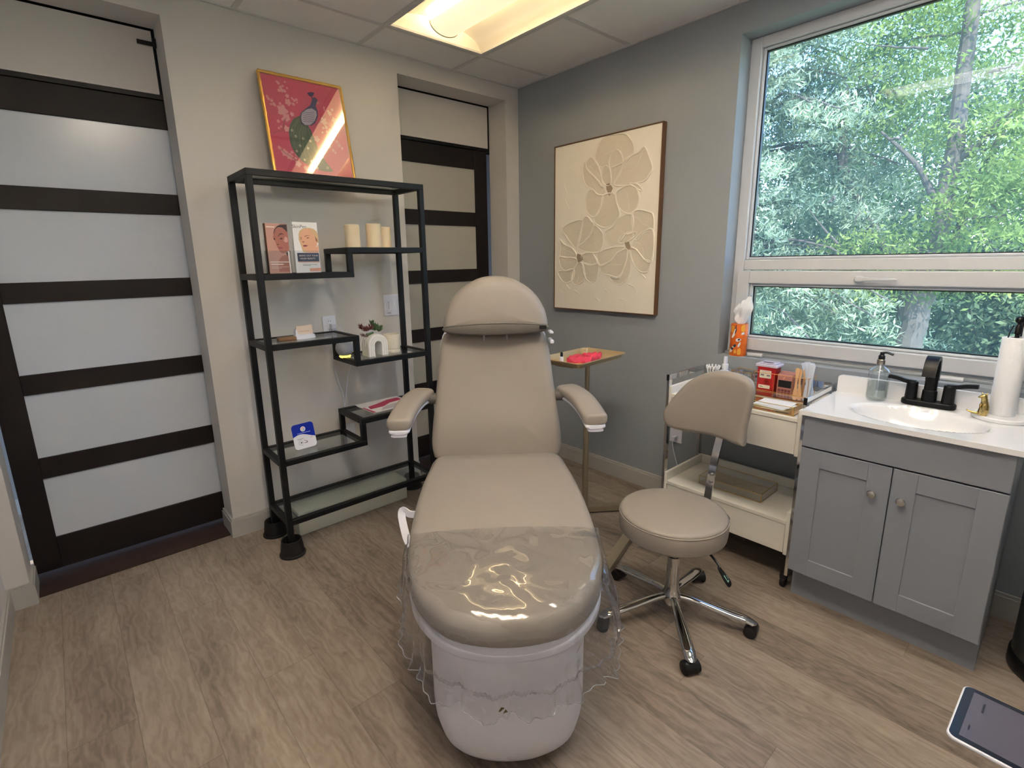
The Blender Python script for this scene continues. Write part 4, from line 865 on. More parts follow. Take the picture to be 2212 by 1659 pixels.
# brochures in clear stands
INK = {k: mat('print_'+k, c, .55) for k, c in dict(face=(170, 108, 96), hair=(62, 46, 44), dark=(70, 40, 36), lips=(150, 78, 82), shoulder=(172, 108, 94), cheek=(206, 160, 152), text=(240, 222, 214), blonde=(214, 180, 138), fair=(226, 172, 142), brown=(140, 96, 70), navy=(52, 62, 88), salmon=(226, 160, 134), white=(242, 240, 240), grey=(120, 118, 122), pink=(196, 150, 136)).items()}
def brochure(x0, x1, zt, lb, cover, side, arts, stackd, group):
    BM = frame((-1.806, -.300, 1.330), (1, 0, 0), (0, 0, 1)); a = x0+1.806; b = x1+1.806; h = zt-1.330
    s = thing('brochure_stand', 'clear acrylic stand holding the %s' % lb[0], 'brochure holder', ((x0+x1)/2, -.285, 1.326), group=group)
    m_ = MB().box(a-.003, b+.003, -.004, .100, .006, .008, M=BM); put('front_panel', m_, acrylic, s, smooth=False)
    put('back_panel', MB().box(a-.003, b+.003, -.004, .150, -stackd-.006, -stackd-.004, M=BM), acrylic, s, smooth=False)
    put('floor_panel', MB().box(a-.003, b+.003, -.004, -.0022, -stackd-.004, .006, M=BM), acrylic, s, smooth=False)
    for xx in (a-.0045, b+.0032): put('side_panel', MB().box(xx, xx+.0013, -.002, .100, -stackd-.004, .006, M=BM), acrylic, s, smooth=False)
    t = thing('brochure', lb[1], 'brochure', ((x0+x1)/2, -.285, 1.330), group=group+' contents')
    put('pages', MB().box(a, b, 0, h, -stackd, -.0006, M=BM), side, t, smooth=False)
    put('cover', MB().box(a, b, 0, h, -.0006, 0, M=BM), cover, t, smooth=False)
    for nm, polys, ink, z in arts: put(nm, decal(polys, BM, z, z+.0002), ink, t, smooth=False)
    return t, BM
A = BL
t, BM = brochure(-1.806, -1.712, 1.547, ('pink beige brochures on the left', 'pink beige brochure with the portrait of a dark haired woman'), INK['pink'], mat('brown_page_edges', (124, 84, 58), .7),
    [('printed_shoulder', [A['shoulder']], INK['shoulder'], .0002), ('printed_face', [A['face']], INK['face'], .0004), ('printed_cheek', [A['cheek']], INK['cheek'], .0006), ('printed_hair', [A['hair']], INK['hair'], .0008), ('printed_features', [A['brow'], A['eye'], A['eye2'], A['nose']], INK['dark'], .0008), ('printed_lips', [A['lips']], INK['lips'], .0008), ('printed_collar', [A['collar']], INK['hair'], .0010), ('printed_lines', [A['l1'], A['l2'], A['l0'], A['l3'], A['l4']], INK['text'], .0008)], .030, 'brochure stands on the upper left shelf')
put('pen_device', MB().prism([(.086, .098), (.0925, .096), (.0935, .0), (.0885, .0)], .0010, .0014, BM), INK['white'], t, smooth=False)
A = BR
t, BM = brochure(-1.689, -1.575, 1.556, ('white brochures on the right', 'white brochure with the portrait of a blonde woman and a navy band'), INK['white'], paper,
    [('printed_neck', [A['neck']], INK['fair'], .0002), ('printed_hair', [A['hair']], INK['blonde'], .0004), ('printed_face', [A['face']], INK['fair'], .0006), ('printed_shade', [A['shade']], INK['brown'], .0008), ('printed_features', [A['brow'], A['brow2'], A['eye'], A['eye2'], A['nose']], INK['brown'], .0008), ('printed_lips', [A['lips']], INK['lips'], .0008), ('printed_earring', [A['earring']], INK['white'], .0010), ('navy_band', [A['band']], INK['navy'], .0010), ('salmon_bar', [A['salmon'], A['sal2']], INK['salmon'], .0010), ('printed_lines', [A['t1'], A['t2']], INK['grey'], .0010)], .008, 'brochure stands on the upper left shelf')
text('SkinPen', .021, INK['grey'], t, BM @ Matrix.Translation((.149, .206, .0003)), 'brand_lettering')
text('BRING OUT YOUR', .0105, INK['text'], t, BM @ Matrix.Translation((.179, .077, .0014)), 'band_lettering')
text('INNER BEAUTY', .0105, INK['text'], t, BM @ Matrix.Translation((.174, .0635, .0014)), 'band_lettering')
# candles
wax = mat('ivory_wax', (240, 222, 190), .5, bump=(25, .1)); wax.node_tree.nodes['Principled BSDF'].inputs['Subsurface Weight'].default_value = .3; wax.node_tree.nodes['Principled BSDF'].inputs['Subsurface Radius'].default_value = (.03, .02, .01)
for x, y, r, h, lb in ((-1.365, -.22, .0375, .118, 'ivory pillar candle nearest the brochures'), (-1.245, -.22, .040, .126, 'ivory pillar candle in the middle of the three, tallest'), (-1.172, -.20, .033, .113, 'ivory pillar candle half hidden behind the shelf post')):
    t = thing('pillar_candle', lb, 'candle', (x, y, 1.440), group='ivory pillar candles on the shelf')
    put('wax', MB().lathe([(1e-5, .0), (r, 0), (r, h-.004), (r-.003, h), (r-.006, h-.001), (r-.009, h-.012), (1e-5, h-.014)], (x, y, 1.440), 40), wax, t)
    put('wick', MB().tube((x, y, 1.440+h-.015), (x, y, 1.440+h-.006), .001, 6), black_plastic, t)
# business card holder and wooden block
t = thing('card_holder', 'white holder full of beige business cards on the middle left shelf', 'card holder', (-1.663, -.245, 1.018))
put('tray', MB().prism(smooth_closed([(-.043, 0), (.043, 0), (.044, .012), (.040, .020), (-.028, .022), (-.037, .032), (-.043, .050), (-.045, .03)], 40), 0, .028, frame((-1.663, -.231, 1.018), (1, 0, 0), (0, 0, 1))), white_plastic, t, ang=30)
put('cards', MB().box(-1.700, -1.622, -.247, -.238, 1.024, 1.080, .0005, 1), mat('beige_cards', (214, 196, 180), .7), t, smooth=False)
put('printed_line', MB().box(-1.690, -1.640, -.2475, -.2471, 1.052, 1.054), mat('brown_ink', (170, 146, 128), .7), t, smooth=False)
single('wooden_block', MB().box(-1.790, -1.708, -.265, -.225, 1.018, 1.034, .003, 2, None), mat('brown_wood', (128, 94, 66), .5, bump=(60, .2), var=(20, .25)), 'small flat brown wooden block left of the card holder', 'wooden block', (-1.75, -.245, 1.018))
# wall plates
def plate(x, z, w_, h_, name, lb, cat, wall='A', y=0):
    Mx = frame((x, -.0005, z), (1, 0, 0), (0, 0, 1)) if wall == 'A' else frame((-.0005, y, z), (0, -1, 0), (0, 0, 1))
    t = thing(name, lb, cat, tuple(Mx.translation))
    put('cover_plate', MB().pillow(rrect(w_, h_, .005), .006, .003, 0, lambda p: Mx @ p), white_plastic, t)
    return t, Mx
slot = mat('dark_slot', (60, 60, 62), .6)
t, Mx = plate(-1.436, 1.035, .074, .116, 'wall_outlet', 'white wall outlet with a charger plugged in, behind the middle shelves', 'outlet')
for dz in (-.026, .026):
    u = put('receptacle', MB().pillow(rrect(.034, .028, .008, cy=dz), .008, .002, 0, lambda p: Mx @ p), white_plastic, t)
    for dx in (-.006, .006): put('slot', MB().box(dx-.001, dx+.001, dz-.004, dz+.006, .0078, .0084, M=Mx), slot, u, smooth=False)
t, Mx = plate(-1.040, 1.122, .118, .122, 'light_switch', 'white double wall plate with dimmer switch left of the right door', 'light switch')
put('dimmer', MB().pillow(rrect(.034, .068, .003, cx=-.026), .010, .002, 0, lambda p: Mx @ p), white_plastic, t)
put('rocker', MB().pillow(rrect(.034, .068, .003, cx=.026), .009, .002, 0, lambda p: Mx @ p), white_plastic, t)
put('slider', MB().box(-.031, -.029, -.02, .024, .0098, .0106, M=Mx), slot, t, smooth=False)
put('printed_line', MB().box(-.040, -.016, -.046, -.043, .006, .0066, M=Mx), slot, t, smooth=False)
t, Mx = plate(-1.375, .405, .074, .116, 'wall_outlet', 'white wall outlet with cords behind the stepped lower shelf', 'outlet')
for dz in (-.026, .026): put('receptacle', MB().pillow(rrect(.034, .028, .008, cy=dz), .008, .002, 0, lambda p: Mx @ p), white_plastic, t)
t, Mx = plate(0, .395, .074, .116, 'wall_outlet', 'white wall outlet low on the right wall behind the cart', 'outlet', 'B', -1.290)
for dz in (-.026, .026): put('receptacle', MB().pillow(rrect(.034, .028, .008, cy=dz), .008, .002, 0, lambda p: Mx @ p), white_plastic, t)
t2 = thing('plug', 'white plug in the outlet low on the right wall', 'plug', (-.01, -1.290, .369)); put('body', MB().box(-.040, -.0088, -1.302, -1.278, .358, .380, .003, 2), white_plastic, t2)
put('cord', MB().path(smooth_open([(-.035, -1.29, .362), (-.04, -1.295, .32), (-.03, -1.33, .2), (-.028, -1.40, .06)], 6), .0025, 6), white_plastic, t2)
# charger cube with cord, and the speaker's cord
t = thing('charger', 'white charger cube plugged in above the middle left shelf', 'charger', (-1.425, -.02, 1.0))
put('cube', MB().box(-1.440, -1.412, -.040, -.009, 1.022, 1.050, .005, 3), white_plastic, t)
put('cord', MB().path(smooth_open([(-1.416, -.035, 1.034), (-1.392, -.05, 1.022), (-1.376, -.045, .94), (-1.40, -.035, .87), (-1.440, -.022, .83), (-1.425, -.020, .74), (-1.400, -.020, .64), (-1.397, -.019, .570), (-1.372, -.02, .49), (-1.375, -.02, .43)], 8), .0024, 6), white_plastic, t)
t = thing('smart_speaker', 'round grey speaker with a glowing yellow ring at its foot', 'speaker', (-1.452, -.245, .890))
put('ball', MB().lathe([(.022, .010), (.034, .018), (.043, .034), (.046, .050), (.043, .067), (.034, .082), (.018, .091), (1e-5, .093)], (-1.452, -.21, .8905), 32), mat('pale_grey_fabric', (176, 178, 186), .85, bump=(600, .3)), t)
put('light_ring', MB().lathe([(1e-5, 0), (.024, 0), (.028, .003), (.030, .008), (.026, .011), (1e-5, .011)], (-1.452, -.21, .8905), 32), mat('yellow_glow', (255, 236, 120), .4, emis=(255, 228, 100), es=1.1), t)
put('cord', MB().path(smooth_open([(-1.44, -.165, .90), (-1.40, -.125, .905), (-1.37, -.09, .90), (-1.352, -.04, .80), (-1.362, -.022, .75), (-1.372, -.021, .70), (-1.385, -.019, .62), (-1.397, -.016, .570)], 8), .0024, 6), white_plastic, t)
# arch vase with succulent, ribbed arch
av = thing('arch_vase', 'white ribbed arch shaped vase holding a small succulent', 'vase', (-1.306, -.27, .890))
cer = mat('matte_white_ceramic', (246, 244, 240), .55, bump=(120, .1))
def arch(mb, ri, ro, y0, y1, x=-1.306, zb=.8905, hs_=.058):
    a = [(x-ro, zb), (x-ro, zb+hs_)]+[(x+ro*math.cos(R(q)), zb+hs_+ro*math.sin(R(q))) for q in range(170, 5, -10)]+[(x+ro, zb+hs_), (x+ro, zb)]
    b = [(x+ri, zb), (x+ri, zb+hs_)]+[(x+ri*math.cos(R(q)), zb+hs_+ri*math.sin(R(q))) for q in range(10, 175, 10)]+[(x-ri, zb+hs_), (x-ri, zb)]
    n_ = len(a); bb = b[::-1]
    secs = [[Vector((p[0], y0, p[1])), Vector((p[0], y1, p[1])), Vector((q[0], y1, q[1])), Vector((q[0], y0, q[1]))] for p, q in zip(a, bb)]
    mb.loft(secs); return mb
mb = MB(); arch(mb, .020, .056, -.300, -.225); put('body', mb, cer, av, ang=40)
for ri in (.0215, .0335, .0455): put('rib', arch(MB(), ri, ri+.009, -.304, -.2995), cer, av, ang=40)
su = thing('succulent', 'artificial succulent with green and dark red leaves in the arch vase', 'plant', (-1.33, -.26, 1.002))
def rosette(c, n, ln, w_, m, tilt, nm, seed):
    rnd = random.Random(seed); mb = MB()
    for k in range(n):
        a = 2*PI*k/n*2.4+rnd.uniform(-.3, .3); el = rnd.uniform(.1, 1.3); d = Vector((math.cos(a)*math.cos(el), math.sin(a)*math.cos(el), math.sin(el)))+Vector(tilt); d.normalize()
        L = ln*rnd.uniform(.7, 1.1); c0 = Vector(c); mb.path([c0, c0+d*L*.5, c0+d*L*.85+Vector((0, 0, .003)), c0+d*L+Vector((0, 0, .005))], [w_*.5, w_, w_*.7, .0006], 6, flat=.5)
    put(nm, mb, m, su)
gl_ = mat('succulent_green', (84, 112, 74), .5, var=(40, .3)); rl_ = mat('succulent_dark_red', (122, 72, 72), .5, var=(40, .3)); wl_ = mat('white_coral_stem', (220, 216, 210), .6)
rosette((-1.298, -.262, 1.020), 26, .040, .0045, gl_, (.1, 0, .25), 'green_rosette', 1); rosette((-1.278, -.262, 1.012), 18, .036, .004, gl_, (.5, 0, .1), 'green_rosette', 2); rosette((-1.315, -.262, 1.045), 16, .032, .004, gl_, (0, 0, .4), 'green_rosette', 3)
rosette((-1.352, -.270, 1.022), 22, .034, .004, rl_, (-.5, -.2, .1), 'red_rosette', 4); rosette((-1.378, -.275, 1.035), 16, .028, .0035, rl_, (-.6, -.2, .3), 'red_rosette', 5); rosette((-1.330, -.275, 1.028), 14, .030, .004, rl_, (-.1, -.3, .3), 'red_rosette', 6); rosette((-1.368, -.27, 1.0), 12, .026, .003, rl_, (-.4, -.2, -.5), 'red_rosette', 7)
mb = MB()
for q in ((-1.395, -.265, .955), (-1.402, -.26, .98), (-1.380, -.275, .935), (-1.385, -.27, .97), (-1.370, -.28, .945), (-1.390, -.268, .925)): mb.path([(-1.350, -.262, 1.000), ((-1.350+q[0])/2-.008, q[1], (1.0+q[2])/2+.012), q], .0014, 5)
put('trailing_stems', mb, wl_, su)
mb = MB().tube((-1.35, -.262, 1.0), (-1.31, -.262, 1.01), .006, 8); put('stem', mb, gl_, su)
# terrazzo pot
tz = mat('speckled_cream_ceramic', (226, 218, 200), .6, bump=(90, .2), var=(120, .08))
single('ceramic_pot', MB().lathe([(1e-5, 0), (.044, 0), (.046, .003), (.046, .016), (.044, .019), (.044, .022), (.0465, .025), (.0465, .098), (.045, .100), (.041, .100), (.040, .094), (.040, .02), (1e-5, .02)], (-1.200, -.25, .8905), 48), tz, 'round speckled cream ceramic pot right of the arch vase', 'pot', (-1.200, -.25, .8905))
# blue and white review card
sg = thing('counter_sign', 'blue and white rounded tap card leaning on the lower left shelf', 'sign card', (-1.715, -.262, .472))
SM = frame((-1.717, -.262, .476), (1, .04, .02), (0, .32, 1)) @ Matrix.Translation((0, .060, 0))
card = rrect(.110, .124, .016, 6)
put('card', MB().prism(card, 0, .003, SM), mat('white_gloss_card', (236, 238, 246), .25), sg, smooth=False)
top = [p for p in card if p[1] > -.002]; wave = [(-.055+.11*k/20, -.006+.012*math.sin(k/20*PI*1.3+.2)+.004) for k in range(21)]
up_ = sorted([p for p in rrect(.110, .124, .016, 6) if p[1] > .01], key=lambda p: -p[0]+0*p[1])
rc = [(.055, .045)]+[(.039+.016*math.cos(R(q)), .046+.016*math.sin(R(q))) for q in range(0, 91, 15)]+[(-.039+.016*math.cos(R(q)), .046+.016*math.sin(R(q))) for q in range(90, 181, 15)]+wave
put('blue_panel', MB().prism(rc[1:], .003, .0034, SM), mat('royal_blue_gloss', (12, 40, 160), .25), sg, smooth=False)
disc = lambda cx, cy, r, z0, z1, n=24: MB().prism([(cx+r*math.cos(2*PI*k/n), cy+r*math.sin(2*PI*k/n)) for k in range(n)], z0, z1, SM)
lg = put('logo_disc', disc(0, .034, .0125, .0034, .0037), INK['white'], sg, smooth=False)
def arcp(r, w_, a0, a1, cx=0, cy=.034):
    A_ = [R(a0+(a1-a0)*k/10) for k in range(11)]; return [(cx+(r+w_)*math.cos(a), cy+(r+w_)*math.sin(a)) for a in A_]+[(cx+r*math.cos(a), cy+r*math.sin(a)) for a in A_[::-1]]
for nm, c_, a0, a1 in (('logo_red_arc', (225, 65, 52), 35, 155), ('logo_yellow_arc', (248, 188, 20), 155, 205), ('logo_green_arc', (50, 165, 84), 205, 310), ('logo_blue_arc', (66, 130, 240), 310, 358)):
    put(nm, MB().prism(arcp(.0052, .0028, a0, a1), .0037, .0040, SM), mat(nm+'_ink', c_, .5), sg, smooth=False)
put('logo_blue_arc', MB().box(0, .0079, .0326, .0354, .0037, .0040, M=SM), MATS['logo_blue_arc_ink'], sg, smooth=False)
put('headline', MB().box(-.032, .034, .0140, .0165, .0034, .0037, M=SM), mat('pale_blue_ink', (150, 170, 240), .5), sg, smooth=False)
put('caption', MB().box(-.036, -.006, -.0135, -.0115, .003, .0033, M=SM).box(.028, .040, -.017, -.0155, .003, .0033, M=SM), INK['grey'], sg, smooth=False)
put('tap_symbol', (lambda mb: (mb.prism(arcp(.0115, .0012, 60, 300, -.020, -.031), .003, .0033, SM), mb.prism(arcp(.0, .0045, 0, 360, -.020, -.031), .003, .0033, SM), mb.prism(arcp(.0075, .0016, -40, 40, -.020, -.031), .003, .0033, SM), mb.prism([(-.008, -.020), (-.005, -.020), (.012, -.030), (.010, -.037), (-.006, -.037), (-.005, -.034), (.006, -.034), (.007, -.030)], .003, .0033, SM)) and mb)(MB()), INK['grey'], sg, smooth=False)
put('easel', MB().box(-.004, .004, -.055, .02, -.0015, 0, M=SM), acrylic, sg, smooth=False)
# magazine
mg = thing('magazine', 'white and magenta leaflet lying on the lower right shelf', 'magazine', (-1.22, -.20, .5895))
GM2 = Matrix.Translation((-1.235, -.205, .5895)) @ Matrix.Rotation(R(2), 4, 'Z')
put('sheet', MB().box(-.135, .135, -.105, .110, 0, .003, M=GM2), INK['white'], mg, smooth=False)
put('magenta_print', MB().prism([(-.115, -.035), (-.10, .02), (-.02, .045), (.05, .075), (.12, .075), (.12, .02), (.03, .01), (-.03, -.03)], .003, .0034, GM2).prism([(-.135, -.105), (-.12, -.105), (-.125, .02), (-.135, .02)], .003, .0034, GM2), mat('magenta_ink', (200, 50, 96), .4), mg, smooth=False)
put('grey_print', MB().prism([(-.08, -.09), (.10, -.085), (.10, -.02), (.02, -.02), (-.05, -.05)], .003, .0034, GM2), mat('light_grey_ink', (200, 196, 198), .4), mg, smooth=False)
# heater box on the floor
ht = thing('baseboard_heater', 'long low grey heater box on the floor under the shelf unit', 'heater', (-1.465, -.14, 0))
hm = mat('pale_grey_enamel', (196, 196, 186), .4)
put('housing', MB().box(-1.785, -1.150, -.230, -.055, 0, .100, .003, 1), hm, ht)
put('lid', MB().box(-1.785, -1.150, -.232, -.053, .104, .126, .003, 1), hm, ht)
put('seam', MB().box(-1.785, -1.150, -.2308, -.054, .0995, .1045), slot, ht, smooth=False)
for k in range(5): put('screw', MB().box(-1.738+k*.130, -1.720+k*.130, -.2345, -.2305, .0985, .1060), black_plastic, ht, smooth=False)

# ---------------------------------------------------------------- flower relief on the right wall
fp = thing('flower_painting', 'cream relief painting of three flowers in a walnut frame on the right wall', 'painting', (-.02, -.7515, 1.05))
FM = frame((-.036, -.368, 1.052), (0, -1, 0), (0, 0, 1)); FW, FH = .766, 1.006
can = mat('cream_canvas', (242, 236, 224), .8, bump=(35, .35)); relief = mat('cream_plaster_ridge', (240, 232, 218), .75, bump=(60, .3)); petal_m = mat('tan_petal_wash', (220, 211, 194), .8, bump=(45, .5)); cen_m = mat('taupe_flower_centre', (160, 144, 122), .85, bump=(140, .8))
put('canvas', MB().box(.006, FW-.006, .006, FH-.006, -.030, -.004, M=FM), can, fp, smooth=False)
walnut = mat('walnut_wood', (104, 72, 46), .5, bump=(80, .2), var=(18, .25))
for a, b, c, d in ((0, .006, 0, FH), (FW-.006, FW, 0, FH), (.006, FW-.006, 0, .006), (.006, FW-.006, FH-.006, FH)): put('frame_side', MB().box(a, b, c, d, -.034, .002, .0008, 1, FM), walnut, fp)
def clampp(P): return [(min(max(a, 110), int(FW*1e4)-110), min(max(b, 110), int(FH*1e4)-110)) for a, b in P]
mbp, mbr = MB(), MB()
for i, P in enumerate(PETALS):
    O = smooth_closed([(a/1e4, b/1e4) for a, b in clampp(P)], 40); O = [Vector((min(max(p.x, .010), FW-.010), min(max(p.y, .010), FH-.010))) for p in O]
    hz = .0006+.0002*(i % 4)
    mbp.prism([tuple(p) for p in O], -.0042, -.004+hz, FM)
    mbr.path([FM @ Vector((p.x, p.y, -.004+hz)) for p in O+O[:2]], [.0040+.0016*math.sin(k*.5+i) for k in range(42)], 6, cap=False)
put('petals', mbp, petal_m, fp, smooth=False); 
for P in STROKES: mbr.path(smooth_open([FM @ Vector((a/1e4, b/1e4, -.004)) for a, b in clampp(P)], 4), .0028, 6)
for i, P in enumerate(PETALS):    # palette-knife veins inside each petal
    O = [Vector((a/1e4, b/1e4)) for a, b in clampp(P)]; c = sum(O, Vector((0, 0)))/len(O)
    for q in (0, 2):
        p = O[(q*2+i) % len(O)]; mbr.path([FM @ Vector((*c.lerp(p, .1), -.0036)), FM @ Vector((*(c.lerp(p, .4)+Vector((.004, .004))), -.0034)), FM @ Vector((*c.lerp(p, .75), -.0036))], .0009, 5)
put('relief_ridges', mbr, relief, fp, ang=80)
mb = MB(); [mb.prism([(a/1e4, b/1e4) for a, b in P], -.004, -.0008, FM) for P in CENTRES]; put('flower_centres', mb, cen_m, fp, smooth=False)
# ---------------------------------------------------------------- vanity
va = thing('vanity_cabinet', 'grey shaker vanity cabinet with two doors under the window', 'cabinet', (-.29, -2.3675, 0))
VX, VB, VY1, VY0 = -.503, -.085, -2.084, -2.651
mb = MB().box(VX+.018, VB, VY1-.016, VY1, .135, .787).box(VX+.018, VB, VY0, VY0+.016, .135, .787).box(VX+.074, VB, VY1-.016, VY1, .0, .135).box(VX+.074, VB, VY0, VY0+.016, .0, .135).box(VX+.018, VX+.034, VY0+.016, VY1-.016, .135, .787).box(VB-.012, VB, VY0+.016, VY1-.016, .1, .787).box(VX+.034, VB-.012, VY0+.016, VY1-.016, .135, .15)
put('body', mb, cab_grey, va, smooth=False)
put('toe_kick', MB().box(VX+.074, VX+.088, VY0+.016, VY1-.016, 0, .135), cab_grey, va, smooth=False)
put('false_drawer_front', MB().box(VX, VX+.017, VY0+.001, VY1-.001, .664, .786, .0015, 1), cab_grey, va)
def shaker(y1, y0, kn, nm):
    z0, z1, fr = .143, .658, .067
    mb = MB().box(VX+.006, VX+.017, y0+.002, y1-.002, z0, z1)
    for a, b, c, d in ((y1-fr, y1, z0, z1), (y0, y0+fr, z0, z1), (y0+fr, y1-fr, z0, z0+fr), (y0+fr, y1-fr, z1-fr, z1)): mb.box(VX, VX+.012, a, b, c, d, .001, 1)
    d = put('door', mb, cab_grey, va)
    put('knob', MB().lathe([(1e-5, 0), (.005, 0), (.005, .012), (.0125, .017), (.014, .022), (.012, .027), (.006, .029), (1e-5, .029)], n=24, M=frame((VX, kn, .554), (0, -1, 0), (0, 0, 1)) @ Matrix.Identity(4) if False else Matrix.Translation((VX, kn, .554)) @ Matrix.Rotation(R(-90), 4, 'Y')), mat('satin_nickel', (186, 184, 180), .3, 1), d)
shaker(VY1-.001, -2.3665, -2.322, 'l'); shaker(-2.3695, VY0+.001, -2.404, 'r')
tp2 = thing('sink_top', 'white marble sink top with oval basin and backsplash on the vanity', 'sink', (-.30, -2.3675, .787))
SX0, SX1, SY1, SY0, SZ = -.522, -.100, -2.074, -2.662, .805
def topz(x, y):
    r = math.sqrt(((x+.325)/.148)**2+((y+2.378)/.192)**2)
    if r >= 1: return SZ
    return SZ-.105*(1-r**3.2)-.003*(1-r)
nx, ny = 54, 70
mb = MB(); mb.grid(lambda a, b: Vector((SX0+(SX1-SX0)*a, SY0+(SY1-SY0)*b, topz(SX0+(SX1-SX0)*a, SY0+(SY1-SY0)*b))), nx, ny)
for (xa, ya), (xb, yb) in (((SX0, SY0), (SX0, SY1)), ((SX0, SY1), (SX1, SY1)), ((SX0, SY0), (SX1, SY0))):
    mb.loft([[Vector((xa, ya, SZ)), Vector((xb, yb, SZ))], [Vector((xa, ya, .788)), Vector((xb, yb, .788))]], False, False, False)
put('counter', mb, marble, tp2, ang=50)
mb = MB().prism([(0, 0), (0, .058)]+[(.012-.012*math.cos(R(q)), .058+.012*math.sin(R(q))) for q in range(15, 91, 15)]+[(.576, .070), (.588, .058), (.588, 0)], 0, .018, frame((-.100, SY1, SZ), (0, -1, 0), (0, 0, 1))); 
put('backsplash', mb, marble, tp2, ang=30)
put('drain', MB().lathe([(1e-5, 0), (.022, 0), (.024, .002), (.020, .004), (1e-5, .003)], (-.325, -2.378, SZ-.107), 24), chrome, tp2)
mk_ = mat('matte_black_faucet', (8, 8, 9), .42, spec=.35)
fa = thing('faucet', 'matte black two handle faucet with a ribbon spout', 'faucet', (-.135, -2.378, SZ)); FX, FY = -.140, -2.378
put('base_plate', MB().pillow([(FX+a, FY+b) for a, b in rrect(.052, .162, .025, 8)], .022, .006, 0, lambda p: Vector((p.x, p.y, SZ+p.z))), mk_, fa)
put('spout_column', MB().lathe([(.023, .020), (.022, .06), (.019, .064), (.019, .115)], (FX, FY, SZ), 28), mk_, fa)
sp_ = smooth_open([(FX+.004, FY, .905), (FX+.010, FY, .950), (FX-.002, FY, .984), (FX-.035, FY, .992), (FX-.066, FY, .972), (FX-.082, FY, .930)], 7)
n = len(sp_); put('spout', MB().loft([[p+Vector((-(t.z)*h_*.5*sg_, w_, t.x*h_*.5*sg_)) for sg_, w_ in ((-1, -.019), (1, -.019), (1, .019), (-1, .019))] for i, p in enumerate(sp_) for t in [(sp_[min(i+1, n-1)]-sp_[max(i-1, 0)]).normalized()] for h_ in [.024-.017*i/(n-1)]]), mk_, fa, ang=40)
for s in (-1, 1):
    put('handle_column', MB().lathe([(.019, .020), (.0175, .080), (.018, .084), (.016, .088), (1e-5, .089)], (FX, FY+s*.054, SZ), 28), mk_, fa)
    put('lever', MB().path(smooth_open([(FX, FY+s*.045, SZ+.084), (FX, FY+s*.072, SZ+.086), (FX-.002, FY+s*.10, SZ+.094), (FX-.004, FY+s*.130, SZ+.098)], 4), .01, rect=(.017, .014), upv=(0, 0, 1)), mk_, fa, ang=40)
# soap dispenser
sd = thing('soap_dispenser', 'clear glass soap dispenser with black pump left of the faucet', 'soap dispenser', (-.165, -2.222, SZ)); DX, DY = -.165, -2.222
prof = [(1e-5, .002), (.030, .002), (.034, .008), (.035, .02), (.035, .105), (.034, .115), (.026, .126), (.014, .134), (.0115, .140), (.0115, .146)]
put('bottle', MB().lathe(prof, (DX, DY, SZ), 36), glass_mat('bottle_glass', (.93, .96, .96), .12, .01, scale=1.5), sd, ang=60)
put('liquid', MB().lathe([(1e-5, .006), (.028, .006), (.0325, .012), (.0325, .072), (1e-5, .072)], (DX, DY, SZ), 32), glass_mat('clear_gel', (.86, .89, .88), .04, .02), sd)
put('collar', MB().lathe([(.0125, .142), (.0135, .144), (.0135, .160), (.012, .162)], (DX, DY, SZ), 24), steel, sd)
put('dip_tube', MB().tube((DX, DY, SZ+.010), (DX, DY, SZ+.146), .0022, 8), white_plastic, sd)
put('pump', MB().lathe([(.011, .161), (.011, .176), (.0075, .180), (.007, .190), (1e-5, .191)], (DX, DY, SZ), 20).path(smooth_open([(DX, DY, SZ+.187), (DX-.002, DY-.016, SZ+.190), (DX-.004, DY-.036, SZ+.184)], 4), .0045, 8), black_plastic, sd)
put('etched_label', MB().grid(lambda a, b: Vector((DX+.0353*math.cos(R(185+a*50)), DY+.0353*math.sin(R(185+a*50)), SZ+.045+b*.040)), 8, 1), glass_mat('etched_white', (.8, .84, .84), .04, .3, haze=.12, hazecol=(1, 1, 1)), sd)
# paper towels, marble foot, gold animal
pt = thing('paper_towel_holder', 'white marble paper towel holder with black rod at the right end of the sink top', 'paper towel holder', (-.165, -2.577, SZ)); TX, TY = -.155, -2.577
put('foot', MB().lathe([(1e-5, 0), (.072, 0), (.075, .003), (.075, .012), (.072, .015), (1e-5, .015)], (-.165, -2.577, SZ), 56), marble, pt)
put('rod', MB().lathe([(.006, .015), (.006, .292), (.0095, .294), (.0095, .318), (.005, .326), (.006, .332)], (TX, TY, SZ), 20), mk_, pt)
put('finial', MB().sphere((TX, TY, SZ+.340), .0125, 14), mk_, pt)
put('side_arm', MB().path([(TX-.01, TY+.012, SZ+.322), (TX-.015, TY+.018, SZ+.30), (TX-.017, TY+.020, SZ+.275)], .002, 6), mk_, pt)
tr = thing('paper_towel_roll', 'roll of white paper towels on the holder', 'paper towels', (TX, TY, SZ+.0155))
put('paper', MB().lathe([(.015, 0), (.034, 0), (.035, .002), (.035, .264), (.034, .266), (.015, .266)], (TX, TY, SZ+.0155), 56, cap=False), mat('soft_white_paper', (240, 241, 244), .85, bump=(180, .4)), tr)
put('core', MB().lathe([(.015, 0), (.015, .266), (.0135, .266), (.0135, 0)], (TX, TY, SZ+.0155), 32, cap=False), mat('cardboard', (180, 150, 120), .8), tr)
cx_, cy_, cz = -.213, -2.534, SZ+.0155
cgm = mat('polished_brass', (196, 170, 110), .18, 1, bump=(180, .5)); ca = thing('gold_animal_figurine', 'small brass animal figurine standing on the marble foot', 'figurine', (cx_, cy_, cz))
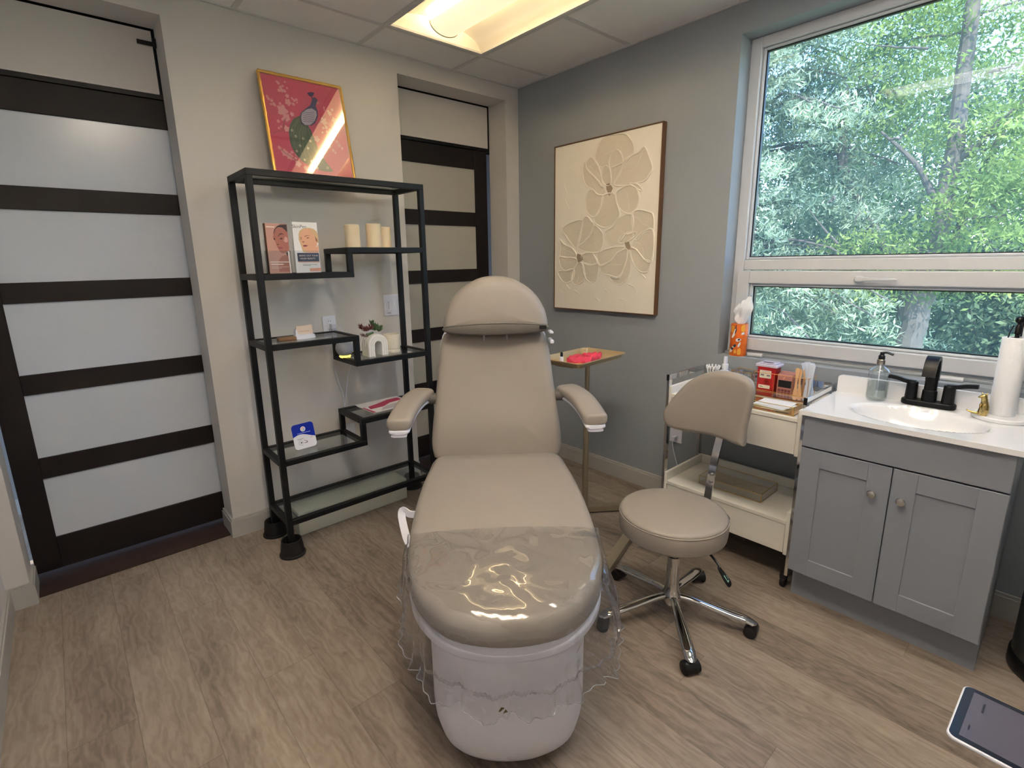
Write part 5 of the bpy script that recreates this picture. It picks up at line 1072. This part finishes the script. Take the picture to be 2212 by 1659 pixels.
mb = MB().path([(cx_, cy_+.0, cz), (cx_, cy_-.002, cz+.012), (cx_, cy_-.003, cz+.032), (cx_, cy_-.001, cz+.050), (cx_-.001, cy_+.001, cz+.060), (cx_-.003, cy_+.003, cz+.067), (cx_-.003, cy_+.003, cz+.074)], [.012, .0145, .0125, .009, .0085, .010, .005], 14)
mb.path([(cx_-.004, cy_+.004, cz+.066), (cx_-.008, cy_+.011, cz+.064), (cx_-.010, cy_+.016, cz+.062)], [.008, .005, .002], 10)
for s in (-1, 1): mb.path([(cx_-.008, cy_+s*.006, cz+.040), (cx_-.013, cy_+s*.003+.004, cz+.030)], [.004, .0025], 8); mb.path([(cx_-.001, cy_+.002+s*.005, cz+.072), (cx_-.001, cy_+.002+s*.007, cz+.079)], [.003, .001], 8)
mb.path(smooth_open([(cx_, cy_+.006, cz+.006), (cx_-.006, cy_+.020, cz+.006), (cx_-.008, cy_+.034, cz+.010), (cx_-.006, cy_+.040, cz+.014)], 4), [.006-.00035*k for k in range(13)], 8)
put('body', mb, cgm, ca, ang=80)
# tissue canister on the sill
tc_ = thing('tissue_canister', 'orange floral tissue canister standing in the left corner of the window sill', 'tissue box', (.050, -1.572, WZ0)); QX, QY = .048, -1.574
put('canister', MB().lathe([(1e-5, 0), (.039, 0), (.040, .002), (.040, .158), (.039, .162), (.020, .162), (.018, .160), (1e-5, .160)], (QX, QY, WZ0), 48), mat('orange_printed_card', (222, 106, 30), .45, var=(28, .35)), tc_)
def wrap(mb, pts, r=.0403):
    vs_ = [Vector((QX+r*math.cos(R(180+a)), QY+r*math.sin(R(180+a)), WZ0+z)) for a, z in pts]; mb.bm.faces.new([mb.bm.verts.new(v) for v in vs_])
def patt(polys, m, nm, r):
    mb = MB()
    for P in polys:   # split each printed shape into narrow strips so that it hugs the cylinder
        O = smooth_closed(P, 28); n_ = len(O); 
        for k in range(n_//2-1): wrap(mb, [tuple(O[k]), tuple(O[k+1]), tuple(O[n_-2-k]), tuple(O[n_-1-k])], r)
    put(nm, mb, m, tc_, smooth=False)
patt([[(-38, .018), (-20, .022), (-4, .050), (-12, .052), (-26, .040), (-40, .030)], [(10, .075), (36, .080), (40, .088), (20, .092), (4, .086)], [(-28, .090), (-10, .100), (4, .128), (-4, .140), (-16, .118), (-30, .100)], [(40, .110), (60, .114), (58, .122), (40, .120)], [(-62, .120), (-50, .124), (-52, .145), (-64, .140)], [(24, .046), (38, .062), (34, .074), (20, .056)], [(-66, .055), (-54, .060), (-56, .080), (-66, .07)]], INK['white'], 'white_cranes', .0404)
patt([[(-12, .050), (4, .046), (10, .058), (-2, .060)], [(-30, .036), (-16, .030), (-8, .042), (-22, .044)], [(-6, .110), (6, .128), (4, .142), (-4, .128)], [(20, .080), (34, .084), (30, .090), (18, .088)], [(-60, .108), (-50, .106), (-48, .116), (-60, .118)], [(-5, .140), (0, .158), (4, .158), (2, .140)]], INK['navy'], 'dark_wings', .0406)
patt([[(-40, .125), (-18, .120), (-14, .150), (-36, .152)], [(20, .010), (44, .012), (40, .040), (22, .036)], [(-60, .005), (-40, .010), (-44, .040), (-58, .030)], [(36, .130), (60, .126), (62, .158), (38, .156)], [(-2, .014), (14, .018), (8, .034), (-4, .030)]], mat('amber_print', (236, 168, 60), .45), 'amber_leaves', .0402)
mb = MB(); rings = []
for k in range(18):    # pulled-up sheet: pleated at the slot, spreading, ending in a slanted edge
    f = k/17; wy = .011+.030*math.sin(min(1, f*1.7)*PI/2)*(1-.45*max(0, f-.6)/.4); wx = .010+.010*math.sin(f*PI)
    ring = []
    for j in range(36):
        a_ = 2*PI*j/36; pl = 1+.16*math.sin(5*a_+f*4)+.10*math.sin(9*a_-f*7); yy = -wy*math.cos(a_)*pl
        top = .112+.030*(math.cos(a_)+.6)*.8
        ring.append(Vector((QX+wx*math.sin(a_)*pl+.004*math.sin(9*f+a_), QY+yy*(1)-.004-.012*f, WZ0+.156+f*top+.004*math.sin(7*a_+2)*f)))
    rings.append(ring)
mb.loft(rings, True, False); put('tissue', mb, mat('tissue_paper', (238, 242, 248), .8), tc_, ang=80)

# ---------------------------------------------------------------- utility cart
ct = thing('utility_cart', 'cream two tier cart with chrome side frames left of the vanity', 'cart', (-.255, -1.765, 0))
CX0, CX1, CY1, CY0 = -.430, -.075, -1.478, -2.052
def tier(zb, zt, zboard, dz0, nm):
    for a, b in ((CY1-.014, CY1), (CY0, CY0+.014)): put('side_panel', MB().box(CX0, CX1, a, b, zb, zt, .0015, 1), cart_white, ct)
    put('back_panel', MB().box(CX1-.012, CX1, CY0+.014, CY1-.014, zboard-.02, zt, .001, 1), cart_white, ct)
    put('shelf_board', MB().box(CX0, CX1-.012, CY0+.014, CY1-.014, zboard-.016, zboard, .001, 1), cart_white, ct)
    put('drawer', MB().box(CX0+.003, CX0+.018, CY0+.016, CY1-.016, dz0, zboard-.019, .001, 1).box(CX0+.018, CX1-.03, CY0+.03, CY0+.04, dz0+.01, zboard-.03).box(CX0+.018, CX1-.03, CY1-.04, CY1-.03, dz0+.01, zboard-.03).box(CX0+.018, CX1-.03, CY0+.04, CY1-.04, dz0+.01, dz0+.016), cart_white, ct)
tier(.586, .778, .742, .592, 'top'); tier(.152, .345, .303, .158, 'low')
put('upper_back_bar', MB().box(CX1-.006, CX1+.002, CY0+.01, CY1-.01, .800, .828, .001, 1), chrome, ct)
for y, s in ((CY1+.0065, 1), (CY0-.0065, -1)):
    put('side_frame', MB().box(CX0-.001, CX0+.027, y-.006, y+.006, .062, .830, .001, 1).box(CX1-.027, CX1+.001, y-.006, y+.006, .062, .830, .001, 1).box(CX0+.027, CX1-.027, y-.006, y+.006, .804, .830, .001, 1).box(CX0+.027, CX1-.027, y-.006, y+.006, .062, .085, .001, 1), chrome, ct)
    put('corner_cap', MB().box(CX0-.003, CX0-.001, y-.0065, y+.0065, .803, .831), black_plastic, ct)
    for x in (CX0+.02, CX1-.02):
        yy = y-s*.012
        c_ = put('caster', MB().box(x-.014, x+.014, yy-.013, yy+.013, .036, .0618, .003, 2), black_plastic, ct)
        put('wheel', MB().lathe([(1e-5, -.009), (.021, -.009), (.023, -.006), (.023, .006), (.021, .009), (1e-5, .009)], n=28, M=Matrix.Translation((x, yy, .023)) @ Matrix.Rotation(R(90), 4, 'X')), rubber, c_)
wire = mat('rose_gold_wire', (216, 168, 120), .3, 1); ZT = .7425
og = thing('wire_organizer', 'rose gold wire and acrylic organizer at the back of the cart', 'organizer', (-.14, -1.87, ZT)); WX0, WX1, WYa, WYb = -.185, -.095, -1.762, -1.985
for z in (.7445, .765, .852): put('wire_loop', MB().path([(WX0, WYa, z), (WX0, WYb, z), (WX1, WYb, z), (WX1, WYa, z), (WX0, WYa, z)], .0013, 6), wire, og)
for x, y in ((WX0, WYa), (WX0, WYb), (WX1, WYa), (WX1, WYb), (WX0, -1.848), (WX0, -1.925)): put('wire_upright', MB().tube((x, y, .7445), (x, y, .852), .0014, 6), wire, og)
put('base_pad', MB().box(WX0+.002, WX1-.002, WYb+.002, WYa-.002, ZT+.0005, ZT+.002), wire, og, smooth=False)
Z0 = ZT+.0022
# sharps container
sc_b = thing('sharps_container', 'red sharps container with clear lid in the wire organizer', 'sharps container', (-.135, -1.803, Z0)); shred = mat('red_translucent_plastic', (176, 24, 30), .3, spec=.6)
KX, KY = -.140, -1.806
rings = [[Vector((KX+x*s, KY+y*s, Z0+z)) for x, y in rrect(.074, .078, .008, 4)] for z, s in ((0, .90), (.002, .94), (.09, .98), (.130, 1.0), (.132, 1.0))]
put('box', MB().loft(rings), shred, sc_b, ang=40)
lidm = mat('clear_lilac_plastic', (214, 206, 224), .25, trans=.08)
lid = put('lid', MB().pillow([(KX+a, KY+b) for a, b in rrect(.082, .096, .008, 4)], .012, .003, 0, lambda p: Vector((p.x, p.y, Z0+.1325+p.z))).box(KX-.03, KX+.03, KY-.035, KY+.035, Z0+.1445, Z0+.150, .002, 1), lidm, sc_b)
put('opening', MB().box(KX-.022, KX-.004, KY-.020, KY+.022, Z0+.1501, Z0+.1507), mat('dark_red_hole', (70, 10, 14), .5), lid, smooth=False)
KM = frame((KX-.0355, KY, Z0), (0, -1, 0), (-.018, 0, 1))
lb_ = put('label_upper', MB().prism(rrect(.050, .036, .003, 4, 0, .100), .0012, .0016, KM), mat('cream_label', (226, 220, 205), .5), sc_b, smooth=False)
put('label_print', MB().box(-.008, .008, .104, .106, .0016, .0018, M=KM).box(-.020, -.006, .092, .100, .0016, .0018, M=KM).box(.006, .020, .092, .098, .0016, .0018, M=KM).box(-.018, .018, .1125, .1135, .0016, .0018, M=KM), INK['grey'], lb_, smooth=False)
def bioh(mb, cx, cy, r):
    for q in (90, 210, 330):
        c = (cx+r*.45*math.cos(R(q)), cy+r*.45*math.sin(R(q))); A_ = [R(q-140+280*k/14+0) for k in range(15)]
        mb.prism([(c[0]+r*.6*math.cos(a), c[1]+r*.6*math.sin(a)) for a in A_]+[(c[0]+r*.42*math.cos(a), c[1]+r*.42*math.sin(a)) for a in A_[::-1]], .0012, .0015, KM)
    mb.prism([(cx+r*.28*math.cos(2*PI*k/12), cy+r*.28*math.sin(2*PI*k/12)) for k in range(12)], .0012, .0015, KM)
mb = MB(); bioh(mb, .006, .066, .011); put('biohazard_mark', mb, mat('dark_red_ink', (96, 8, 14), .5), sc_b, smooth=False)
lb_ = put('label_lower', MB().prism(rrect(.050, .016, .002, 4, -.002, .042), .0008, .0012, KM), MATS['cream_label'], sc_b, smooth=False)
put('label_print', MB().box(-.022, -.008, .040, .0435, .0012, .0014, M=KM), INK['grey'], lb_, smooth=False)
# cosmetic packs
pm1 = mat('dusty_rose_packet', (176, 120, 112), .35); 
for i in range(3):
    x = -.160+i*.022
    t = thing('cosmetic_packet', ('rose and black packet frontmost in the organizer', 'rose packet tucked second in the organizer', 'rose packet at the very back of the organizer')[i], 'packet', (x, -1.886, Z0), group='rose packets in the wire organizer')
    put('pouch', MB().box(x-.008, x+.008, -1.916, -1.854+.002*i, Z0, Z0+.108+.003*i, .003, 2), pm1, t)
    if i == 0:
        put('black_band', MB().box(x-.0088, x-.008, -1.914, -1.860, Z0+.050, Z0+.082), black_plastic, t, smooth=False)
        put('darker_grid', (lambda mb: [mb.box(x-.0088, x-.008, -1.912+.0135*a, -1.9015+.0135*a, Z0+.004+.0135*b, Z0+.0145+.0135*b) for a in range(4) for b in range(3)] and mb)(MB()), mat('wine_print', (120, 62, 62), .4), t, smooth=False)
        put('gloss_mark', MB().prism([(.022, .100), (.031, .112), (.034, .112), (.027, .098)], .0082, .0086, frame((x, -1.854, Z0-.012), (0, -1, 0), (0, 0, 1))), INK['salmon'], t, smooth=False)
# wooden spatulas
wd = mat('pale_birch', (220, 178, 134), .6, bump=(90, .2), var=(30, .12))
for i, (y, x, ang_, z1) in enumerate(((-1.934, -.176, 1, .146), (-1.950, -.168, -3, .142), (-1.944, -.125, 3, .136))):
    mx = Matrix.Translation((x, y, Z0+.0008)) @ Matrix.Rotation(R(ang_), 4, 'X') @ Matrix.Rotation(R(4*i-4), 4, 'Z')
    O = [(-.0085, .008), (-.0085, .04), (-.005, .06), (-.005, .10), (-.0085, .125), (-.0085, z1-.006), (-.004, z1), (.004, z1), (.0085, z1-.006), (.0085, .125), (.005, .10), (.005, .06), (.0085, .04), (.0085, .008), (.004, .003), (-.004, .003)]
    single('wooden_spatula', MB().prism([(a, b) for a, b in smooth_closed(O, 48)], -.0008, .0008, mx @ frame((0, 0, 0), (0, -1, 0), (0, 0, 1))), wd, ('wooden spatula leaning in front beside the rose packets', 'wooden spatula leaning towards the white pouches', 'wooden spatula behind the other two')[i], 'spatula', (x, y, Z0), group='wooden spatulas in the wire organizer')
for i in range(5):
    y = -1.978-.0035*i; x = -.160+.012*i; a_ = (5, 1, -4, -10, -17)[i]
    mx = Matrix.Translation((x, y+.006, Z0+.001)) @ Matrix.Rotation(R(a_), 4, 'X') @ Matrix.Rotation(R(8*i-14), 4, 'Z'); w_ = (.026, .024, .028, .025, .024)[i]
    t = thing('sterile_pouch', ('pale blue sterile pouch next to the spatulas', 'pale blue sterile pouch second from the spatulas', 'pale blue sterile pouch in the middle of the bundle', 'pale blue sterile pouch with dark print, near the sink', 'pale blue sterile pouch leaning furthest towards the sink')[i], 'pouch', (x, y, Z0), group='sterile pouches in the wire organizer')
    put('pouch', MB().pillow([(a+0, b+.085) for a, b in rrect(w_, .165+.006*(i % 2), .004, 3)], .003, .001, .0008, lambda p: mx @ Vector((p.z-.0015, -p.x, p.y))), mat('pale_blue_pouch', (206, 218, 236), .5), t)
    if i >= 3: put('printed_mark', MB().box(-.0022, -.0018, -.006, .006, .115, .128, M=mx), INK['navy'], t, smooth=False)
# spray bottle, gold boxes, cotton etc.
t = thing('spray_bottle', 'white spray bottle standing up behind the stool backrest', 'bottle', (-.16, -1.612, ZT)); BX, BY = -.160, -1.612
put('body', MB().lathe([(1e-5, 0), (.023, 0), (.025, .003), (.025, .072), (.022, .084), (.012, .092), (.012, .098)], (BX, BY, ZT), 32), white_plastic, t)
put('collar', MB().lathe([(.0145, .097), (.0145, .118), (.010, .122)], (BX, BY, ZT), 24), white_plastic, t)
put('nozzle', MB().lathe([(.009, .121), (.0085, .150), (.0075, .156), (1e-5, .157)], (BX, BY, ZT), 24), white_plastic, t)
def glassbox(nm, lb, x0, x1, y0, y1, z0, h, mirror, cat='tray'):
    t = thing(nm, lb, cat, ((x0+x1)/2, (y0+y1)/2, z0)); e = .0014
    for z in (z0+e, z0+h-e): put('edge_loop', MB().path([(x0+e, y0+e, z), (x1-e, y0+e, z), (x1-e, y1-e, z), (x0+e, y1-e, z), (x0+e, y0+e, z)], e, 6), gold, t)
    for x in (x0+e, x1-e):
        for y in (y0+e, y1-e): put('edge_upright', MB().tube((x, y, z0+e), (x, y, z0+h-e), e, 6), gold, t)
    put('mirror_base', MB().box(x0+.002, x1-.002, y0+.002, y1-.002, z0+.0006, z0+.002), mirror, t, smooth=False)
    for a, b, c, d in ((x0+.0006, x0+.0014, y0+.002, y1-.002), (x1-.0014, x1-.0006, y0+.002, y1-.002), (x0+.002, x1-.002, y0+.0006, y0+.0014), (x0+.002, x1-.002, y1-.0014, y1-.0006)): put('glass_side', MB().box(a, b, c, d, z0+.002, z0+h-.002), acrylic, t, smooth=False)
    return t
mir = mat('gold_mirror', (224, 200, 140), .15, .9)
glassbox('glass_tray', 'gold edged glass tray holding white gauze at the front of the cart', -.412, -.212, -2.016, -1.770, ZT+.0005, .036, mir)
t = thing('gauze_stack', 'stack of white gauze squares in the gold edged tray', 'gauze', (-.30, -1.90, ZT+.004))
for k in range(3):
    mx = Matrix.Translation((-.305+.004*k, -1.905+.006*(k % 2), ZT+.0032+.0026*k)) @ Matrix.Rotation(R(6*k-8), 4, 'Z')
    put('gauze_square', MB().pillow(rrect(.115, .130, .004, 2), .0024, .001, .0004, lambda p: mx @ p), paper, t)
glassbox('glass_tray', 'small gold edged glass box behind the stool backrest on the cart', -.190, -.100, -1.752, -1.655, ZT+.0005, .100, mir)
pad0 = None
for k in range(9):
    z = ZT+.0027+.0063*k; p_ = (-.145+random.uniform(-.012, .012), -1.70+random.uniform(-.012, .012), z)
    if pad0 is None:
        pad0 = single('cotton_pad', MB().lathe([(1e-5, 0), (.018, 0), (.019, .003), (.018, .006), (1e-5, .006)], p_, 18), paper, 'round white cotton pad stacked inside the small gold edged box', 'cotton pad', p_, group='cotton pads in the small glass box')
    else: q = pad0.copy(); C.objects.link(q); q.location = p_
# jar of white tipped swabs left of the spray bottle
def swab_jar(x, y, lb, seed, n_=12):
    j = thing('swab_jar', lb, 'jar', (x, y, ZT)); put('jar_wall', MB().lathe([(1e-5, 0), (.030, 0), (.030, .070), (.0285, .070), (.0285, .002), (1e-5, .002)], (x, y, ZT), 28), acrylic, j)
    rnd = random.Random(seed); grp = 'white swabs in the %s' % ('left jar' if seed == 1 else 'right jar')
    proto = None
    for k in range(n_):
        a = 2*PI*k/n_; b = Vector((x+.012*math.cos(a), y+.012*math.sin(a), ZT+.004)); tipv = Vector((x+.0235*math.cos(a+.5), y+.0235*math.sin(a+.5), ZT+.070)); d = (tipv-b).normalized(); L = .088+rnd.uniform(-.004, .012)
        s = bpy.data.objects.new('cotton_swab', None) if proto is None else proto.copy(); C.objects.link(s) if s.name not in C.objects else None
        s.location = b; s.rotation_mode = 'XYZ'; s.rotation_euler = d.to_track_quat('Z', 'Y').to_euler()
        tag(s, 'white tipped swab standing in the clear jar %s' % ('left of the spray bottle' if seed == 1 else 'right of the spray bottle'), 'cotton swab', grp)
        if proto is None:
            proto = s
            st_ = put('stick', MB().tube((0, 0, 0), (0, 0, .092), .0013, 6), paper, s, world=False); tp__ = put('tip', MB().lathe([(1e-5, .086), (.0035, .089), (.0042, .096), (.0035, .103), (1e-5, .106)], n=10), paper, s, world=False)
        else:
            for ch_ in (st_, tp__): q = ch_.copy(); C.objects.link(q); q.parent = s
swab_jar(-.165, -1.555, 'clear jar of white swabs left of the spray bottle', 1); swab_jar(-.115, -1.622-.0, 'clear jar of white swabs behind the spray bottle near the wall', 2, 8) if False else None
t = thing('hair_clip', 'small white clip resting on the rear of the cart near the left chrome frame', 'clip', (-.11, -1.515, ZT)); put('claw', MB().path(smooth_open([(-.11, -1.500, ZT+.004), (-.105, -1.508, ZT+.028), (-.11, -1.518, ZT+.034), (-.115, -1.530, ZT+.024), (-.11, -1.533, ZT+.004)], 5), .004, 8), white_plastic, t)
# faceted clear stopper near the sink end of the cart
t = thing('glass_dish', 'tiny clear lidded dish at the sink end of the cart', 'dish', (-.215, -2.032, ZT+.0)); 
put('dish', MB().lathe([(1e-5, 0), (.012, 0), (.014, .016), (.0145, .020), (.008, .028), (.005, .034), (.010, .040), (.008, .046), (1e-5, .048)], (-.198, -2.0305, ZT+.0005), 16), acrylic, t)
lt = glassbox('glass_tray', 'gold edged glass tray with sparkling silver base on the lower tier of the cart', -.345, -.163, -1.902, -1.612, .3035, .040, mat('silver_glitter', (222, 212, 188), .45, .5, bump=(400, .6), var=(160, .35)))

# ---------------------------------------------------------------- bin and tablet at the right edge
bn = thing('trash_can', 'round steel trash can with black foot at the right edge', 'trash can', (-.262, -2.866, 0))
put('body', MB().lathe([(.146, .055), (.146, .62), (.143, .63), (1e-5, .632)], (-.262, -2.866, 0), 64), mat('brushed_stainless', (150, 148, 142), .3, 1), bn)
put('foot_ring', MB().lathe([(1e-5, 0), (.148, 0), (.152, .006), (.152, .050), (.148, .056), (1e-5, .056)], (-.262, -2.866, 0), 64), black_plastic, bn)
tb = thing('tablet_computer', 'white edged tablet with grey screen at the bottom right corner', 'tablet', (-1.41, -2.79, .545))
BTM = frame((-1.336, -2.671, .55), (-.03, -1, 0), (-1, .03, 0)); BTM = BTM @ Matrix.Translation((.115, .080, 0))
flip = -1 if (BTM.to_3x3() @ Vector((0, 0, 1))).z < 0 else 1
put('case', MB().pillow(rrect(.235, .164, .014, 6), .007, .003, 0, lambda p: BTM @ Vector((p.x, p.y, flip*(p.z-.007)))), white_plastic, tb)
put('bezel', MB().prism(rrect(.229, .158, .012, 6), .0000*flip, .0006*flip, BTM), mat('black_bezel_glass', (10, 16, 34), .15), tb, smooth=False)
put('screen', MB().prism(rrect(.203, .136, .001, 2), .0006*flip, .0009*flip, BTM), mat('grey_lit_screen', (70, 67, 78), .2, emis=(80, 76, 92), es=.12), tb, smooth=False)
sm = mat('screen_text', (30, 28, 38), .4)
put('screen_print', MB().box(-.085, -.082, -.048, -.018, .0009*flip, .0011*flip, M=BTM), sm, tb, smooth=False); put('screen_print', MB().box(-.094, -.092, .030, .044, .0009*flip, .0011*flip, M=BTM), sm, tb, smooth=False)
ts = thing('tablet_stand', 'round white pedestal carrying the tablet, mostly out of frame', 'stand', (-1.40, -2.79, 0)); 
put('pole', MB().tube((-1.41, -2.79, .012), (-1.41, -2.79, .542), .014, 20), white_plastic, ts); put('foot', MB().lathe([(1e-5, 0), (.14, 0), (.14, .010), (.02, .018)], (-1.41, -2.79+0, 0), 48), white_plastic, ts)
